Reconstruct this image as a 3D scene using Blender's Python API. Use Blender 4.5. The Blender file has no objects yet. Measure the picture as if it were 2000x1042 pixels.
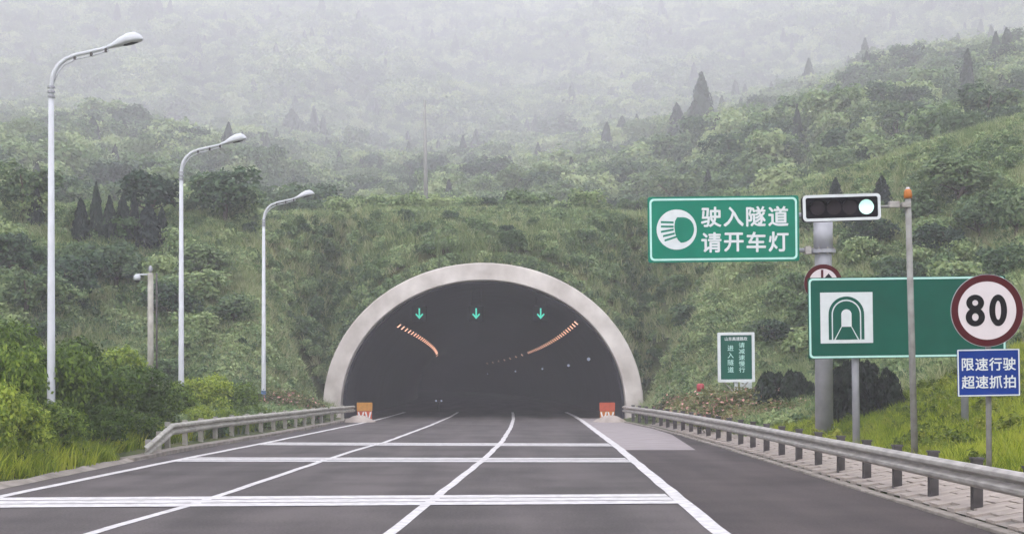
import bpy, bmesh, math
import numpy as np
from mathutils import Vector, Matrix, noise

# ------------------------------------------------------------------ camera, sky, sun, exposure
SC = bpy.context.scene
COL = SC.collection
F, CX, HY, CAMH = 2778.0, 1000.0, 747.0, 1.82          # focal length in photo pixels, centre column, horizon row, eye height
cam_d = bpy.data.cameras.new('camera')
cam_d.sensor_width = 36.0
cam_d.lens = F * 36.0 / 2000.0
cam_d.shift_y = (HY - 521.0) / 2000.0
cam_d.clip_start, cam_d.clip_end = 0.1, 5000.0
cam = bpy.data.objects.new('camera', cam_d)
cam.location = (0, 0, CAMH)
cam.rotation_euler = (math.radians(90), 0, 0)
COL.objects.link(cam)
SC.camera = cam

SUN_EL, SUN_AZ = math.radians(52), math.radians(200)
W = bpy.data.worlds.new('World')
SC.world = W
W.use_nodes = True
nt = W.node_tree
bg = nt.nodes['Background']
sky = nt.nodes.new('ShaderNodeTexSky')
sky.sky_type = 'NISHITA'
sky.sun_disc = False
sky.sun_elevation = SUN_EL
sky.sun_rotation = SUN_AZ
sky.air_density, sky.dust_density, sky.ozone_density = 1.0, 1.0, 1.5
hs = nt.nodes.new('ShaderNodeHueSaturation')
hs.inputs['Saturation'].default_value = 0.42
nt.links.new(sky.outputs[0], hs.inputs['Color'])
nt.links.new(hs.outputs[0], bg.inputs['Color'])
bg.inputs['Strength'].default_value = 0.15
sun_d = bpy.data.lights.new('sun', 'SUN')
sun_d.energy, sun_d.angle, sun_d.color = 0.6, math.radians(30), (1.0, 0.94, 0.86)
sun = bpy.data.objects.new('sun', sun_d)
sd = Vector((math.sin(SUN_AZ) * math.cos(SUN_EL), math.cos(SUN_AZ) * math.cos(SUN_EL), math.sin(SUN_EL)))
sun.rotation_euler = sd.to_track_quat('Z', 'Y').to_euler()
sun.location = (0, 0, 60)
COL.objects.link(sun)
SC.view_settings.view_transform = 'Standard'
SC.view_settings.look = 'None'
SC.view_settings.exposure = 2.28
SC.view_settings.gamma = 1.0
SC.view_settings.use_curve_mapping = False
SC.cycles.use_denoising = True
SC.cycles.max_bounces = 9
SC.cycles.volume_bounces = 5
SC.cycles.transparent_max_bounces = 8
HAZE_DENSITY = 0.0015

RNG = np.random.default_rng(11)

# ------------------------------------------------------------------ helpers
def g(px, py):
    "photo pixel on the flat road -> (x, y)"
    d = F * CAMH / (py - HY)
    return ((px - CX) * d / F, d)

def at(px, py, d):
    "photo pixel at distance d -> (x, z)"
    return ((px - CX) * d / F, CAMH + (HY - py) * d / F)

class MB:
    def __init__(s): s.v, s.f, s.m = [], [], []
    def add(s, vs, fs, mi=0):
        b = len(s.v)
        s.v += [tuple(v) for v in vs]
        s.f += [tuple(i + b for i in f) for f in fs]
        s.m += [mi] * len(fs)
        return s
    def box(s, c, d, mi=0, M=None):
        hx, hy, hz = d[0] / 2, d[1] / 2, d[2] / 2
        vs = [Vector((x, y, z)) for x in (-hx, hx) for y in (-hy, hy) for z in (-hz, hz)]
        if M is not None: vs = [M @ v for v in vs]
        vs = [v + Vector(c) for v in vs]
        return s.add(vs, [(0, 1, 3, 2), (4, 6, 7, 5), (0, 4, 5, 1), (2, 3, 7, 6), (0, 2, 6, 4), (1, 5, 7, 3)], mi)
    def tube(s, path, radii, n=10, cap=True, mi=0):
        pts = [Vector(p) for p in path]
        if not hasattr(radii, '__len__'): radii = [radii] * len(pts)
        rings, up = [], None
        for i, p in enumerate(pts):
            t = (pts[min(i + 1, len(pts) - 1)] - pts[max(i - 1, 0)]).normalized()
            ref = up if up is not None else (Vector((0, 1, 0)) if abs(t.y) < 0.9 else Vector((1, 0, 0)))
            a = (ref - t * ref.dot(t)).normalized()
            b = t.cross(a)
            up = a
            rings.append([p + (a * math.cos(k * 2 * math.pi / n) + b * math.sin(k * 2 * math.pi / n)) * radii[i] for k in range(n)])
        vs = [v for r in rings for v in r]
        fs = []
        for i in range(len(pts) - 1):
            for k in range(n):
                k2 = (k + 1) % n
                fs.append((i * n + k, i * n + k2, (i + 1) * n + k2, (i + 1) * n + k))
        if cap:
            fs.append(tuple(range(n - 1, -1, -1)))
            fs.append(tuple((len(pts) - 1) * n + k for k in range(n)))
        return s.add(vs, fs, mi)
    def prism(s, poly, y0, y1, mi=0):
        "polygon in x,z (counter-clockwise seen from -y) extruded from y0 (front) to y1"
        n = len(poly)
        vs = [(x, y0, z) for x, z in poly] + [(x, y1, z) for x, z in poly]
        fs = [tuple(range(n)), tuple(range(2 * n - 1, n - 1, -1))]
        for k in range(n):
            k2 = (k + 1) % n
            fs.append((k, n + k, n + k2, k2))
        return s.add(vs, fs, mi)
    def ring(s, outer, inner, y0, y1, mi=0):
        n = len(outer)
        vs = [(x, y0, z) for x, z in outer] + [(x, y0, z) for x, z in inner] + [(x, y1, z) for x, z in outer] + [(x, y1, z) for x, z in inner]
        fs = []
        for k in range(n):
            k2 = (k + 1) % n
            fs += [(k, k2, n + k2, n + k), (2 * n + k2, 2 * n + k, 3 * n + k, 3 * n + k2),
                   (k2, k, 2 * n + k, 2 * n + k2), (n + k, n + k2, 3 * n + k2, 3 * n + k)]
        return s.add(vs, fs, mi)
    def mesh(s, name, mats, smooth=False):
        me = bpy.data.meshes.new(name)
        me.from_pydata(s.v, [], s.f)
        if not isinstance(mats, (list, tuple)): mats = [mats]
        for m in mats: me.materials.append(m)
        if len(mats) > 1: me.polygons.foreach_set('material_index', s.m)
        if smooth: me.polygons.foreach_set('use_smooth', [True] * len(s.f))
        me.update()
        return me
    def obj(s, name, mats, parent=None, smooth=False, bevel=0.0):
        o = bpy.data.objects.new(name, s.mesh(name, mats, smooth))
        COL.objects.link(o)
        o.parent = parent
        if bevel:
            b = o.modifiers.new('bevel', 'BEVEL')
            b.width, b.segments, b.limit_method, b.angle_limit = bevel, 2, 'ANGLE', math.radians(40)
        return o

def rrect(w, h, r, seg=6, cx=0, cz=0):
    pts = []
    for sx, sz, a0 in ((1, -1, -90), (1, 1, 0), (-1, 1, 90), (-1, -1, 180)):
        for k in range(seg + 1):
            a = math.radians(a0 + 90 * k / seg)
            pts.append((cx + sx * (w / 2 - r) + r * math.cos(a), cz + sz * (h / 2 - r) + r * math.sin(a)))
    return pts

def circ(r, n=48, cx=0, cz=0, sx=1.0):
    return [(cx + sx * r * math.cos(2 * math.pi * k / n), cz + r * math.sin(2 * math.pi * k / n)) for k in range(n)]

def tag(o, label=None, cat=None, group=None, kind=None):
    if label: o['label'] = label
    if cat: o['category'] = cat
    if group: o['group'] = group
    if kind: o['kind'] = kind
    return o

def empty(name, loc=(0, 0, 0), rz=0.0, label=None, cat=None, group=None, rot=None):
    o = bpy.data.objects.new(name, None)
    o.empty_display_size = 0.2
    o.location = loc
    o.rotation_euler = rot if rot else (0, 0, rz)
    COL.objects.link(o)
    return tag(o, label, cat, group)

def copy_tree(o, parent=None):
    c = o.copy()
    COL.objects.link(c)
    c.parent = parent
    for ch in list(o.children): copy_tree(ch, c)
    return c

def text_obj(name, body, size, mat, parent, loc, bold=0.0, depth=0.004, sx=1.0):
    cu = bpy.data.curves.new(name, 'FONT')
    cu.body, cu.size, cu.offset, cu.extrude = body, 1.0, 0.0, 0.0
    cu.align_x, cu.align_y = 'CENTER', 'CENTER'
    cu.resolution_u = 3
    t = bpy.data.objects.new(name, cu)
    COL.objects.link(t)
    dg = bpy.context.evaluated_depsgraph_get()
    me = bpy.data.meshes.new_from_object(t.evaluated_get(dg))
    bpy.data.objects.remove(t)
    n = len(me.vertices)
    co = np.empty(n * 3); me.vertices.foreach_get('co', co); co = co.reshape(-1, 3)
    mid = (co.max(0) + co.min(0)) / 2
    co = (co - mid) * size
    polys = [tuple(p.vertices) for p in me.polygons]
    V, Fc = [], []
    for k, (dx_, dz_) in enumerate(((0, 0), (1, 0.5), (-1, -0.5), (0.5, -1), (-0.5, 1)) if bold else ((0, 0),)):     # strokes thickened by stacked prints
        V.append(np.stack([(co[:, 0] + dx_ * bold * size) * sx, np.full(n, -0.0005 * k), co[:, 1] + dz_ * bold * size], 1))
        Fc += [tuple(i + k * n for i in p) for p in polys]
    me = bpy.data.meshes.new(name)
    me.from_pydata(np.concatenate(V).tolist(), [], Fc)
    me.materials.clear(); me.materials.append(mat)
    me.update()
    o = bpy.data.objects.new(name, me)
    COL.objects.link(o)
    o.parent = parent
    o.location = loc
    return o

# ------------------------------------------------------------------ materials
def nodes_of(m):
    m.use_nodes = True
    return m.node_tree.nodes, m.node_tree.links

def mat(name, col, rough=0.6, metal=0.0, var=0.15, scale=6.0, bump=0.0, bscale=40.0, col2=None, detail=6.0, spec=0.4, stretch=None):
    "principled surface with a noise-driven change of colour and fine relief"
    m = bpy.data.materials.new(name)
    N, L = nodes_of(m)
    p = N['Principled BSDF']
    p.inputs['Roughness'].default_value = rough
    p.inputs['Metallic'].default_value = metal
    p.inputs['Specular IOR Level'].default_value = spec
    tc = N.new('ShaderNodeTexCoord')
    src = tc.outputs['Object']
    if stretch:
        mp = N.new('ShaderNodeMapping'); mp.inputs['Scale'].default_value = stretch
        L.new(src, mp.inputs['Vector']); src = mp.outputs[0]
    nz = N.new('ShaderNodeTexNoise')
    nz.inputs['Scale'].default_value, nz.inputs['Detail'].default_value = scale, detail
    L.new(src, nz.inputs['Vector'])
    rp = N.new('ShaderNodeValToRGB')
    c2 = col2 if col2 else tuple(c * (1 - var) for c in col)
    c1 = col if col2 else tuple(min(1, c * (1 + var)) for c in col)
    rp.color_ramp.elements[0].position, rp.color_ramp.elements[1].position = 0.3, 0.7
    rp.color_ramp.elements[0].color = (*c2, 1)
    rp.color_ramp.elements[1].color = (*c1, 1)
    L.new(nz.outputs['Fac'], rp.inputs['Fac'])
    L.new(rp.outputs['Color'], p.inputs['Base Color'])
    if bump:
        nb = N.new('ShaderNodeTexNoise')
        nb.inputs['Scale'].default_value, nb.inputs['Detail'].default_value = bscale, 4
        L.new(src, nb.inputs['Vector'])
        b = N.new('ShaderNodeBump')
        b.inputs['Strength'].default_value, b.inputs['Distance'].default_value = bump, 0.02
        L.new(nb.outputs['Fac'], b.inputs['Height'])
        L.new(b.outputs['Normal'], p.inputs['Normal'])
    return m

def emit(name, col, strength):
    m = bpy.data.materials.new(name)
    N, L = nodes_of(m)
    p = N['Principled BSDF']
    p.inputs['Base Color'].default_value = (*col, 1)
    p.inputs['Emission Color'].default_value = (*col, 1)
    p.inputs['Emission Strength'].default_value = strength
    return m

def foliage(name, dark, mid, light, transl=0.35, nscale=0.12, rough=0.55):
    "leaf colour: a choice per plant, drifts of hue over the hillside, and a shade per leaf"
    m = bpy.data.materials.new(name)
    N, L = nodes_of(m)
    N.remove(N['Principled BSDF'])
    out = N['Material Output']
    oi = N.new('ShaderNodeObjectInfo')
    ge = N.new('ShaderNodeNewGeometry')
    nz = N.new('ShaderNodeTexNoise')
    nz.inputs['Scale'].default_value, nz.inputs['Detail'].default_value = nscale, 3
    L.new(ge.outputs['Position'], nz.inputs['Vector'])
    nw = N.new('ShaderNodeTexNoise')
    nw.inputs['Scale'].default_value, nw.inputs['Detail'].default_value = nscale * 0.22, 2
    L.new(ge.outputs['Position'], nw.inputs['Vector'])
    ns = N.new('ShaderNodeMath'); ns.operation = 'MULTIPLY_ADD'; ns.inputs[1].default_value = 1.1
    L.new(nw.outputs['Fac'], ns.inputs[0]); L.new(nz.outputs['Fac'], ns.inputs[2])
    ns2 = N.new('ShaderNodeMath'); ns2.operation = 'SUBTRACT'; ns2.inputs[1].default_value = 0.55
    L.new(ns.outputs[0], ns2.inputs[0])
    at_ = N.new('ShaderNodeAttribute'); at_.attribute_name = 'tint'
    a = N.new('ShaderNodeMath'); a.operation = 'MULTIPLY_ADD'
    a.inputs[1].default_value, a.inputs[2].default_value = 0.55, -0.275
    L.new(oi.outputs['Random'], a.inputs[0])
    b = N.new('ShaderNodeMath'); b.operation = 'ADD'
    L.new(a.outputs[0], b.inputs[0]); L.new(ns2.outputs[0], b.inputs[1])
    c = N.new('ShaderNodeMath'); c.operation = 'MULTIPLY_ADD'
    c.inputs[1].default_value = 0.4
    L.new(at_.outputs['Fac'], c.inputs[0]); L.new(b.outputs[0], c.inputs[2])
    d = N.new('ShaderNodeMath'); d.operation = 'SUBTRACT'; d.inputs[1].default_value = 0.2
    L.new(c.outputs[0], d.inputs[0])
    rp = N.new('ShaderNodeValToRGB')
    e = rp.color_ramp.elements
    e[0].position, e[1].position = 0.2, 0.8
    e[0].color, e[1].color = (*dark, 1), (*light, 1)
    x = e.new(0.5); x.color = (*mid, 1)
    L.new(d.outputs[0], rp.inputs['Fac'])
    df = N.new('ShaderNodeBsdfPrincipled')
    df.inputs['Roughness'].default_value = rough
    df.inputs['Specular IOR Level'].default_value = 0.25
    tr = N.new('ShaderNodeBsdfTranslucent')
    mx = N.new('ShaderNodeMixShader'); mx.inputs[0].default_value = transl
    L.new(rp.outputs[0], df.inputs['Base Color']); L.new(rp.outputs[0], tr.inputs['Color'])
    L.new(df.outputs[0], mx.inputs[1]); L.new(tr.outputs[0], mx.inputs[2])
    L.new(mx.outputs[0], out.inputs['Surface'])
    return m

def asphalt(name, c1, c2):
    m = bpy.data.materials.new(name)
    N, L = nodes_of(m)
    p = N['Principled BSDF']
    p.inputs['Roughness'].default_value = 0.82
    p.inputs['Specular IOR Level'].default_value = 0.3
    tc = N.new('ShaderNodeTexCoord')
    mp = N.new('ShaderNodeMapping'); mp.inputs['Scale'].default_value = (0.9, 0.07, 1)      # wheel tracks run along the lanes
    L.new(tc.outputs['Object'], mp.inputs['Vector'])
    n1 = N.new('ShaderNodeTexNoise'); n1.inputs['Scale'].default_value, n1.inputs['Detail'].default_value = 1.1, 5
    L.new(mp.outputs[0], n1.inputs['Vector'])
    n2 = N.new('ShaderNodeTexNoise'); n2.inputs['Scale'].default_value, n2.inputs['Detail'].default_value = 26, 8
    L.new(tc.outputs['Object'], n2.inputs['Vector'])
    n3 = N.new('ShaderNodeTexNoise'); n3.inputs['Scale'].default_value, n3.inputs['Detail'].default_value = 0.5, 6
    L.new(tc.outputs['Object'], n3.inputs['Vector'])
    s = N.new('ShaderNodeMath'); s.operation = 'ADD'
    L.new(n1.outputs['Fac'], s.inputs[0]); L.new(n2.outputs['Fac'], s.inputs[1])
    s2 = N.new('ShaderNodeMath'); s2.operation = 'ADD'
    L.new(s.outputs[0], s2.inputs[0]); L.new(n3.outputs['Fac'], s2.inputs[1])
    mr = N.new('ShaderNodeMapRange')
    mr.inputs['From Min'].default_value, mr.inputs['From Max'].default_value = 1.25, 1.75
    L.new(s2.outputs[0], mr.inputs['Value'])
    mx = N.new('ShaderNodeMix'); mx.data_type = 'RGBA'
    mx.inputs[6].default_value, mx.inputs[7].default_value = (*c1, 1), (*c2, 1)
    L.new(mr.outputs[0], mx.inputs[0])
    L.new(mx.outputs[2], p.inputs['Base Color'])
    b = N.new('ShaderNodeBump'); b.inputs['Strength'].default_value, b.inputs['Distance'].default_value = 0.35, 0.01
    nb = N.new('ShaderNodeTexNoise'); nb.inputs['Scale'].default_value = 90
    L.new(tc.outputs['Object'], nb.inputs['Vector'])
    L.new(nb.outputs['Fac'], b.inputs['Height']); L.new(b.outputs[0], p.inputs['Normal'])
    return m

M = {}
M['asphalt'] = asphalt('asphalt', (0.048, 0.0410, 0.0390), (0.108, 0.0920, 0.0880))
M['shoulder'] = asphalt('shoulder_asphalt', (0.038, 0.0295, 0.0280), (0.080, 0.063, 0.059))
M['concrete_apron'] = mat('concrete_apron', (0.28, 0.245, 0.24), 0.9, var=0.12, scale=1.5, bump=0.2)
M['paint'] = mat('road_paint', (0.70, 0.675, 0.66), 0.7, col2=(0.44, 0.42, 0.41), scale=5.0, detail=9)
M['kerb'] = mat('kerb_concrete', (0.34, 0.30, 0.26), 0.9, col2=(0.17, 0.15, 0.125), scale=2.2, bump=0.3)
M['slab'] = mat('paving_slab', (0.46, 0.395, 0.345), 0.9, col2=(0.29, 0.245, 0.21), scale=1.7, bump=0.4)
M['soil'] = mat('soil', (0.16, 0.125, 0.08), 0.95, col2=(0.09, 0.075, 0.045), scale=3.0, bump=0.5)
M['portal'] = mat('portal_concrete', (0.74, 0.68, 0.63), 0.85, col2=(0.46, 0.41, 0.37), scale=0.9, bump=0.2, detail=9)
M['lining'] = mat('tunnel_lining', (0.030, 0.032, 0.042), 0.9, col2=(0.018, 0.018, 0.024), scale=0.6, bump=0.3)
M['galv'] = mat('galvanised_steel', (0.48, 0.45, 0.415), 0.55, 0.15, col2=(0.27, 0.245, 0.225), scale=4.5, detail=9, stretch=(1, 0.6, 2.5))
M['galv_pale'] = mat('galvanised_steel_pale', (0.46, 0.44, 0.385), 0.6, 0.1, col2=(0.27, 0.25, 0.21), scale=3.5, detail=9)
M['post_dark'] = mat('weathered_steel_post', (0.105, 0.094, 0.092), 0.65, 0.2, col2=(0.055, 0.048, 0.047), scale=6.0, detail=8)
M['mast'] = mat('grey_mast', (0.34, 0.34, 0.365), 0.5, 0.1, var=0.16, scale=3.0, detail=8)
M['pole_white'] = mat('white_pole', (0.55, 0.56, 0.58), 0.5, var=0.08, scale=3.0)
M['pole_bare'] = mat('bare_pole', (0.33, 0.325, 0.30), 0.6, 0.1, col2=(0.19, 0.18, 0.165), scale=5.0, detail=8)
M['dark'] = mat('dark_plastic', (0.02, 0.02, 0.022), 0.5)
M['black_panel'] = mat('black_panel', (0.004, 0.004, 0.006), 0.8, var=0.2, spec=0.1)
M['lens_off'] = mat('unlit_lens', (0.016, 0.009, 0.012), 0.5, var=0.2, spec=0.2)
M['lamp_glass'] = mat('lamp_glass', (0.25, 0.26, 0.27), 0.15, var=0.1)
M['sign_green'] = mat('sign_green', (0.001, 0.195, 0.120), 0.75, var=0.10, scale=1.5, spec=0.12)
M['board_green'] = mat('board_green', (0.0005, 0.092, 0.060), 0.75, var=0.12, scale=1.2, spec=0.12)
M['sign_mint'] = mat('sign_white_border', (0.50, 0.78, 0.70), 0.6, var=0.05)
M['sign_white'] = mat('sign_white', (0.68, 0.71, 0.71), 0.6, var=0.05)
M['sign_red'] = mat('sign_dark_red', (0.075, 0.004, 0.007), 0.7, var=0.1, spec=0.15)
M['sign_disc'] = mat('sign_disc_white', (0.70, 0.625, 0.63), 0.6, var=0.03)
M['sign_blue'] = mat('sign_blue', (0.003, 0.036, 0.235), 0.75, var=0.1, scale=1.5, spec=0.12)
M['sign_black'] = mat('sign_black', (0.004, 0.004, 0.005), 0.8, spec=0.1)
M['sign_back'] = mat('sign_back_aluminium', (0.38, 0.39, 0.40), 0.5, 0.4)
M['orange'] = mat('orange_paint', (0.48, 0.15, 0.015), 0.5, var=0.15)
M['yellow'] = mat('yellow_orange_paint', (0.46, 0.20, 0.02), 0.55, var=0.2)
M['redor'] = mat('red_orange_paint', (0.45, 0.07, 0.025), 0.55, var=0.15)
M['red'] = mat('faded_red_paint', (0.42, 0.05, 0.06), 0.6, var=0.2)
M['green_paint'] = mat('faded_green_paint', (0.12, 0.25, 0.13), 0.6, var=0.2)
M['blue_band'] = mat('blue_band', (0.09, 0.19, 0.42), 0.5, var=0.15)
M['old_concrete'] = mat('old_concrete_pole', (0.27, 0.265, 0.25), 0.85, var=0.12, scale=2.0)
M['stone'] = mat('pale_stone', (0.55, 0.54, 0.50), 0.9, var=0.15, scale=2.0, bump=0.5)
M['bark'] = mat('bark', (0.085, 0.065, 0.048), 0.95, var=0.3, scale=8.0, bump=0.6, stretch=(1, 1, 0.25))
M['lamp_lit'] = emit('tunnel_lamp_glow', (1.0, 0.50, 0.34), 0.40)
M['arrow_lit'] = emit('green_arrow_glow', (0.08, 0.80, 0.60), 0.14)
M['signal_lit'] = emit('green_signal_glow', (0.62, 1.0, 0.90), 0.15)
M['beacon_lit'] = emit('pale_beacon_glow', (0.62, 0.68, 0.85), 0.07)

M['leaf_slope'] = foliage('leaf_slope', (0.0792, 0.1364, 0.0553), (0.1897, 0.2817, 0.1132), (0.3961, 0.4728, 0.2137))
M['leaf_tree'] = foliage('leaf_tree', (0.0318, 0.0656, 0.0355), (0.0838, 0.1468, 0.0667), (0.1950, 0.2654, 0.1112))
M['leaf_conifer'] = foliage('leaf_conifer', (0.010, 0.022, 0.016), (0.018, 0.034, 0.022), (0.034, 0.055, 0.030), 0.15)
M['leaf_juniper'] = foliage('leaf_juniper', (0.0036, 0.0097, 0.0051), (0.0073, 0.0176, 0.0073), (0.0162, 0.0335, 0.0109), 0.1)
M['leaf_bright'] = foliage('leaf_bright', (0.0544, 0.1014, 0.0133), (0.1615, 0.2489, 0.0300), (0.4249, 0.4976, 0.0665))
M['grass_bright'] = foliage('grass_bright', (0.1336, 0.1970, 0.0133), (0.2594, 0.3389, 0.0239), (0.4871, 0.5202, 0.0597), 0.45, 0.6)
M['grass_dull'] = foliage('grass_dull', (0.1345, 0.2004, 0.0723), (0.2611, 0.3313, 0.1327), (0.4745, 0.4705, 0.2650), 0.4, 0.10)
M['leaf_rose'] = foliage('leaf_rose', (0.060, 0.085, 0.028), (0.125, 0.155, 0.048), (0.24, 0.23, 0.090))
M['petal'] = mat('faded_pink_petal', (0.72, 0.36, 0.36), 0.7, col2=(0.50, 0.25, 0.16), scale=30)

def ground_mat():
    m = bpy.data.materials.new('hillside_ground')
    N, L = nodes_of(m)
    p = N['Principled BSDF']
    p.inputs['Roughness'].default_value = 0.95
    p.inputs['Specular IOR Level'].default_value = 0.1
    tc = N.new('ShaderNodeTexCoord')
    n1 = N.new('ShaderNodeTexNoise'); n1.inputs['Scale'].default_value, n1.inputs['Detail'].default_value = 0.22, 8
    L.new(tc.outputs['Object'], n1.inputs['Vector'])
    rp = N.new('ShaderNodeValToRGB')
    e = rp.color_ramp.elements
    e[0].position, e[1].position = 0.32, 0.70
    e[0].color, e[1].color = (0.050, 0.068, 0.024, 1), (0.165, 0.155, 0.070, 1)
    x = e.new(0.5); x.color = (0.090, 0.110, 0.040, 1)
    L.new(n1.outputs['Fac'], rp.inputs['Fac']); L.new(rp.outputs[0], p.inputs['Base Color'])
    b = N.new('ShaderNodeBump'); b.inputs['Strength'].default_value, b.inputs['Distance'].default_value = 0.8, 0.15
    n2 = N.new('ShaderNodeTexNoise'); n2.inputs['Scale'].default_value, n2.inputs['Detail'].default_value = 3.0, 6
    L.new(tc.outputs['Object'], n2.inputs['Vector'])
    L.new(n2.outputs['Fac'], b.inputs['Height']); L.new(b.outputs[0], p.inputs['Normal'])
    return m
M['ground'] = ground_mat()

# ------------------------------------------------------------------ terrain
PX, PY = -1.45, 72.0                    # portal axis and front
RA, RB, RZ = 7.20, 6.55, 0.45           # clear opening: half width, rise, springing height
OA, OB = 8.10, 7.42                     # outer edge of the concrete rim
LEFT_EDGE = [(0, -8.75), (33, -8.75), (38, -8.7), (44, -8.45), (50, -8.15), (56, -7.95), (63, -7.75), (70, -7.75), (72, -8.75), (80, -8.75)]
RIGHT_EDGE = [(0, 5.86), (40, 5.86), (50, 5.78), (58, 5.62), (66, 5.15), (70, 5.05), (72, 5.9), (80, 5.9)]

def interp(t, pts):
    return np.interp(t, [p[0] for p in pts], [p[1] for p in pts])

def sstep(a, b, x):
    t = np.clip((x - a) / (b - a), 0, 1)
    return t * t * (3 - 2 * t)

_ph = RNG.uniform(0, 2 * np.pi, 40)
_an = RNG.uniform(0, np.pi, 40)
def waves(x, y, wl, k0, n=5):
    "a sum of sines: smooth rolling relief, about -1..1"
    s = 0
    for k in range(n):
        w = 2 * np.pi / (wl * (0.6 + 0.25 * k))
        s = s + np.sin((x * np.cos(_an[k0 + k]) + y * np.sin(_an[k0 + k])) * w + _ph[k0 + k])
    return s / (n * 0.7)

def smin(a, b, k):
    h = np.clip(0.5 + 0.5 * (b - a) / k, 0, 1)
    return b * (1 - h) + a * h - k * h * (1 - h)

def terr(x, y):
    x = np.asarray(x, float); y = np.asarray(y, float)
    yy = np.minimum(y, 78)
    wl = interp(yy, LEFT_EDGE) - x
    wr = x - interp(yy, RIGHT_EDGE)
    w = np.maximum(wl, wr)
    side = np.where(wl > wr, -1, 1)
    o = np.maximum(w, 0)
    base = np.where(side < 0, 0.03 + 0.10 * o + 0.006 * o * o, 0.02 + 0.10 * o + 0.022 * o * o)
    base = np.minimum(base, 9) + 0 * y
    y0 = 58 - np.maximum(0, np.where(side < 0, -x - 14, 0)) * 0.55 - np.maximum(0, np.where(side > 0, x - 10, 0)) * 0.75
    y0 = np.maximum(y0, 30)
    face = 0.5 * (y - y0) + 0.45 * waves(x, y, 13, 0) + 0.16 * waves(x, y, 4, 5)
    face = np.maximum(face, 0)
    cap = 11.4 + 0.05 * (y - 82) + 0.30 * np.clip(x - 12, 0, 24) + 0.10 * np.maximum(0, -x - 28) + 0.35 * waves(x, y, 22, 10)
    hill = smin(face, cap, 2.0)
    m0 = 125 - 0.25 * np.clip(x - 10, 0, 70) - 0.12 * np.clip(-x - 30, 0, 100)
    rise = np.maximum(0, y - m0)
    far = np.clip((y - 300) / 400, 0, 1)
    spur = 6 * sstep(0.10, 0.42, x / np.maximum(y, 60)) * sstep(15, 190, rise)
    q_ = x / np.maximum(y, 60)
    a_ = 0.112 + 0.062 * sstep(0.08, 0.36, q_) + 0.012 * sstep(0.10, 0.36, -q_)
    mnt = a_ * np.minimum(rise, 400) + 0.28 * np.maximum(rise - 400, 0) + 0.00018 * np.maximum(rise - 400, 0) ** 2 + spur + far * (11 * waves(x, y, 230, 15) + 4 * waves(x, y, 90, 20)) + 1.5 * np.clip(rise / 40, 0, 1) * waves(x, y, 38, 25)
    hill = hill + np.maximum(mnt, 0)
    near = np.clip((y - 58) / 15, 0, 1)
    lo_ = 0.5 + (np.where(side < 0, 1.9, 1.7) - 0.5) * near
    t_ = np.clip((w - lo_) / (5.0 - 3.2 * near), 0, 1)
    notch = np.where(y < 74.5, t_ * t_ * (3 - 2 * t_), 1.0)
    z = np.where(y < 74.5, np.maximum(base * sstep(-0.2, 0.6, w), hill * notch), np.maximum(base, hill))
    z = np.where((y < 74.5) & (w <= 0), -0.06, z)
    # the fill hugs the arched rim: it starts at the rim's edge and climbs back from it
    ax = np.abs(x - PX)
    dx = np.minimum(ax / OA, 1)
    edge = np.where(ax < OA, RZ + OB * np.sqrt(np.maximum(0, 1 - dx * dx)) + 0.06, RZ + (ax - OA) * 1.7)
    lim = edge + 0.85 * np.maximum(0, y - 73.3) + 0.5 * np.maximum(0, 66 - y)
    z = np.where((y >= 73.35) & (ax < OA + 6), np.minimum(np.where(ax < OA, np.maximum(z, edge + 0.1 * (y - 73.3)), z), lim), z)
    z = np.where((y < 73.35) & (y > 55) & (ax >= OA) & (ax < OA + 6), np.minimum(z, lim), z)
    z = np.where((y < 73.35) & (y > 70.5) & (ax < OA), -0.06, z)
    return z

def zt(x, y): return float(terr(np.array([x]), np.array([y]))[0])

def hit(px, py, d0=12.0, d1=900.0, skip=0.0):
    "where the line of sight through a photo pixel meets the terrain"
    d = np.linspace(max(d0, skip), d1, 9000)
    x = (px - CX) * d / F
    z = CAMH + (HY - py) * d / F
    b = terr(x, d) > z
    i = int(np.argmax(b)) if b.any() else len(d) - 1
    return float(x[i]), float(d[i]), float(terr(x[i:i + 1], d[i:i + 1])[0])

def grid_axis(segs):
    a = [segs[0][0]]
    for lo, hi, st in segs:
        n = max(1, round((hi - lo) / st))
        a += list(lo + (hi - lo) * np.arange(1, n + 1) / n)
    return np.array(a)

gx = grid_axis([(-1100, -640, 46), (-640, -120, 12), (-120, -48, 3), (-48, 48, 0.5), (48, 120, 3), (120, 640, 12), (640, 1100, 46)])
gy = grid_axis([(-900, -60, 40), (-60, 8, 4), (8, 73, 0.6), (73, 73.4, 0.4), (73.4, 74.4, 0.5), (74.4, 100, 0.5), (100, 160, 1.5), (160, 300, 4), (300, 1560, 10)])
GX, GY = np.meshgrid(gx, gy)
GZ = terr(GX, GY)
nx, ny = len(gx), len(gy)
idx = np.arange(nx * ny).reshape(ny, nx)
q = np.stack([idx[:-1, :-1], idx[:-1, 1:], idx[1:, 1:], idx[1:, :-1]], -1)
cxm = (GX[:-1, :-1] + GX[1:, 1:]) / 2
y0m, y1m = GY[:-1, :-1], GY[1:, 1:]
mouth = (np.abs(cxm - PX) < RA + 0.5) & (y1m > 72.9) & (y0m < 73.39)
q = q[~mouth].reshape(-1, 4)
me = bpy.data.meshes.new('hillside')
me.from_pydata(np.stack([GX.ravel(), GY.ravel(), GZ.ravel()], 1).tolist(), [], q.tolist())
me.polygons.foreach_set('use_smooth', [True] * len(me.polygons))
me.materials.append(M['ground'])
hillside = bpy.data.objects.new('hillside_terrain', me)
COL.objects.link(hillside)
tag(hillside, 'grassy cutting slope and misty mountainside around the tunnel mouth', None, None, 'structure')

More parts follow.
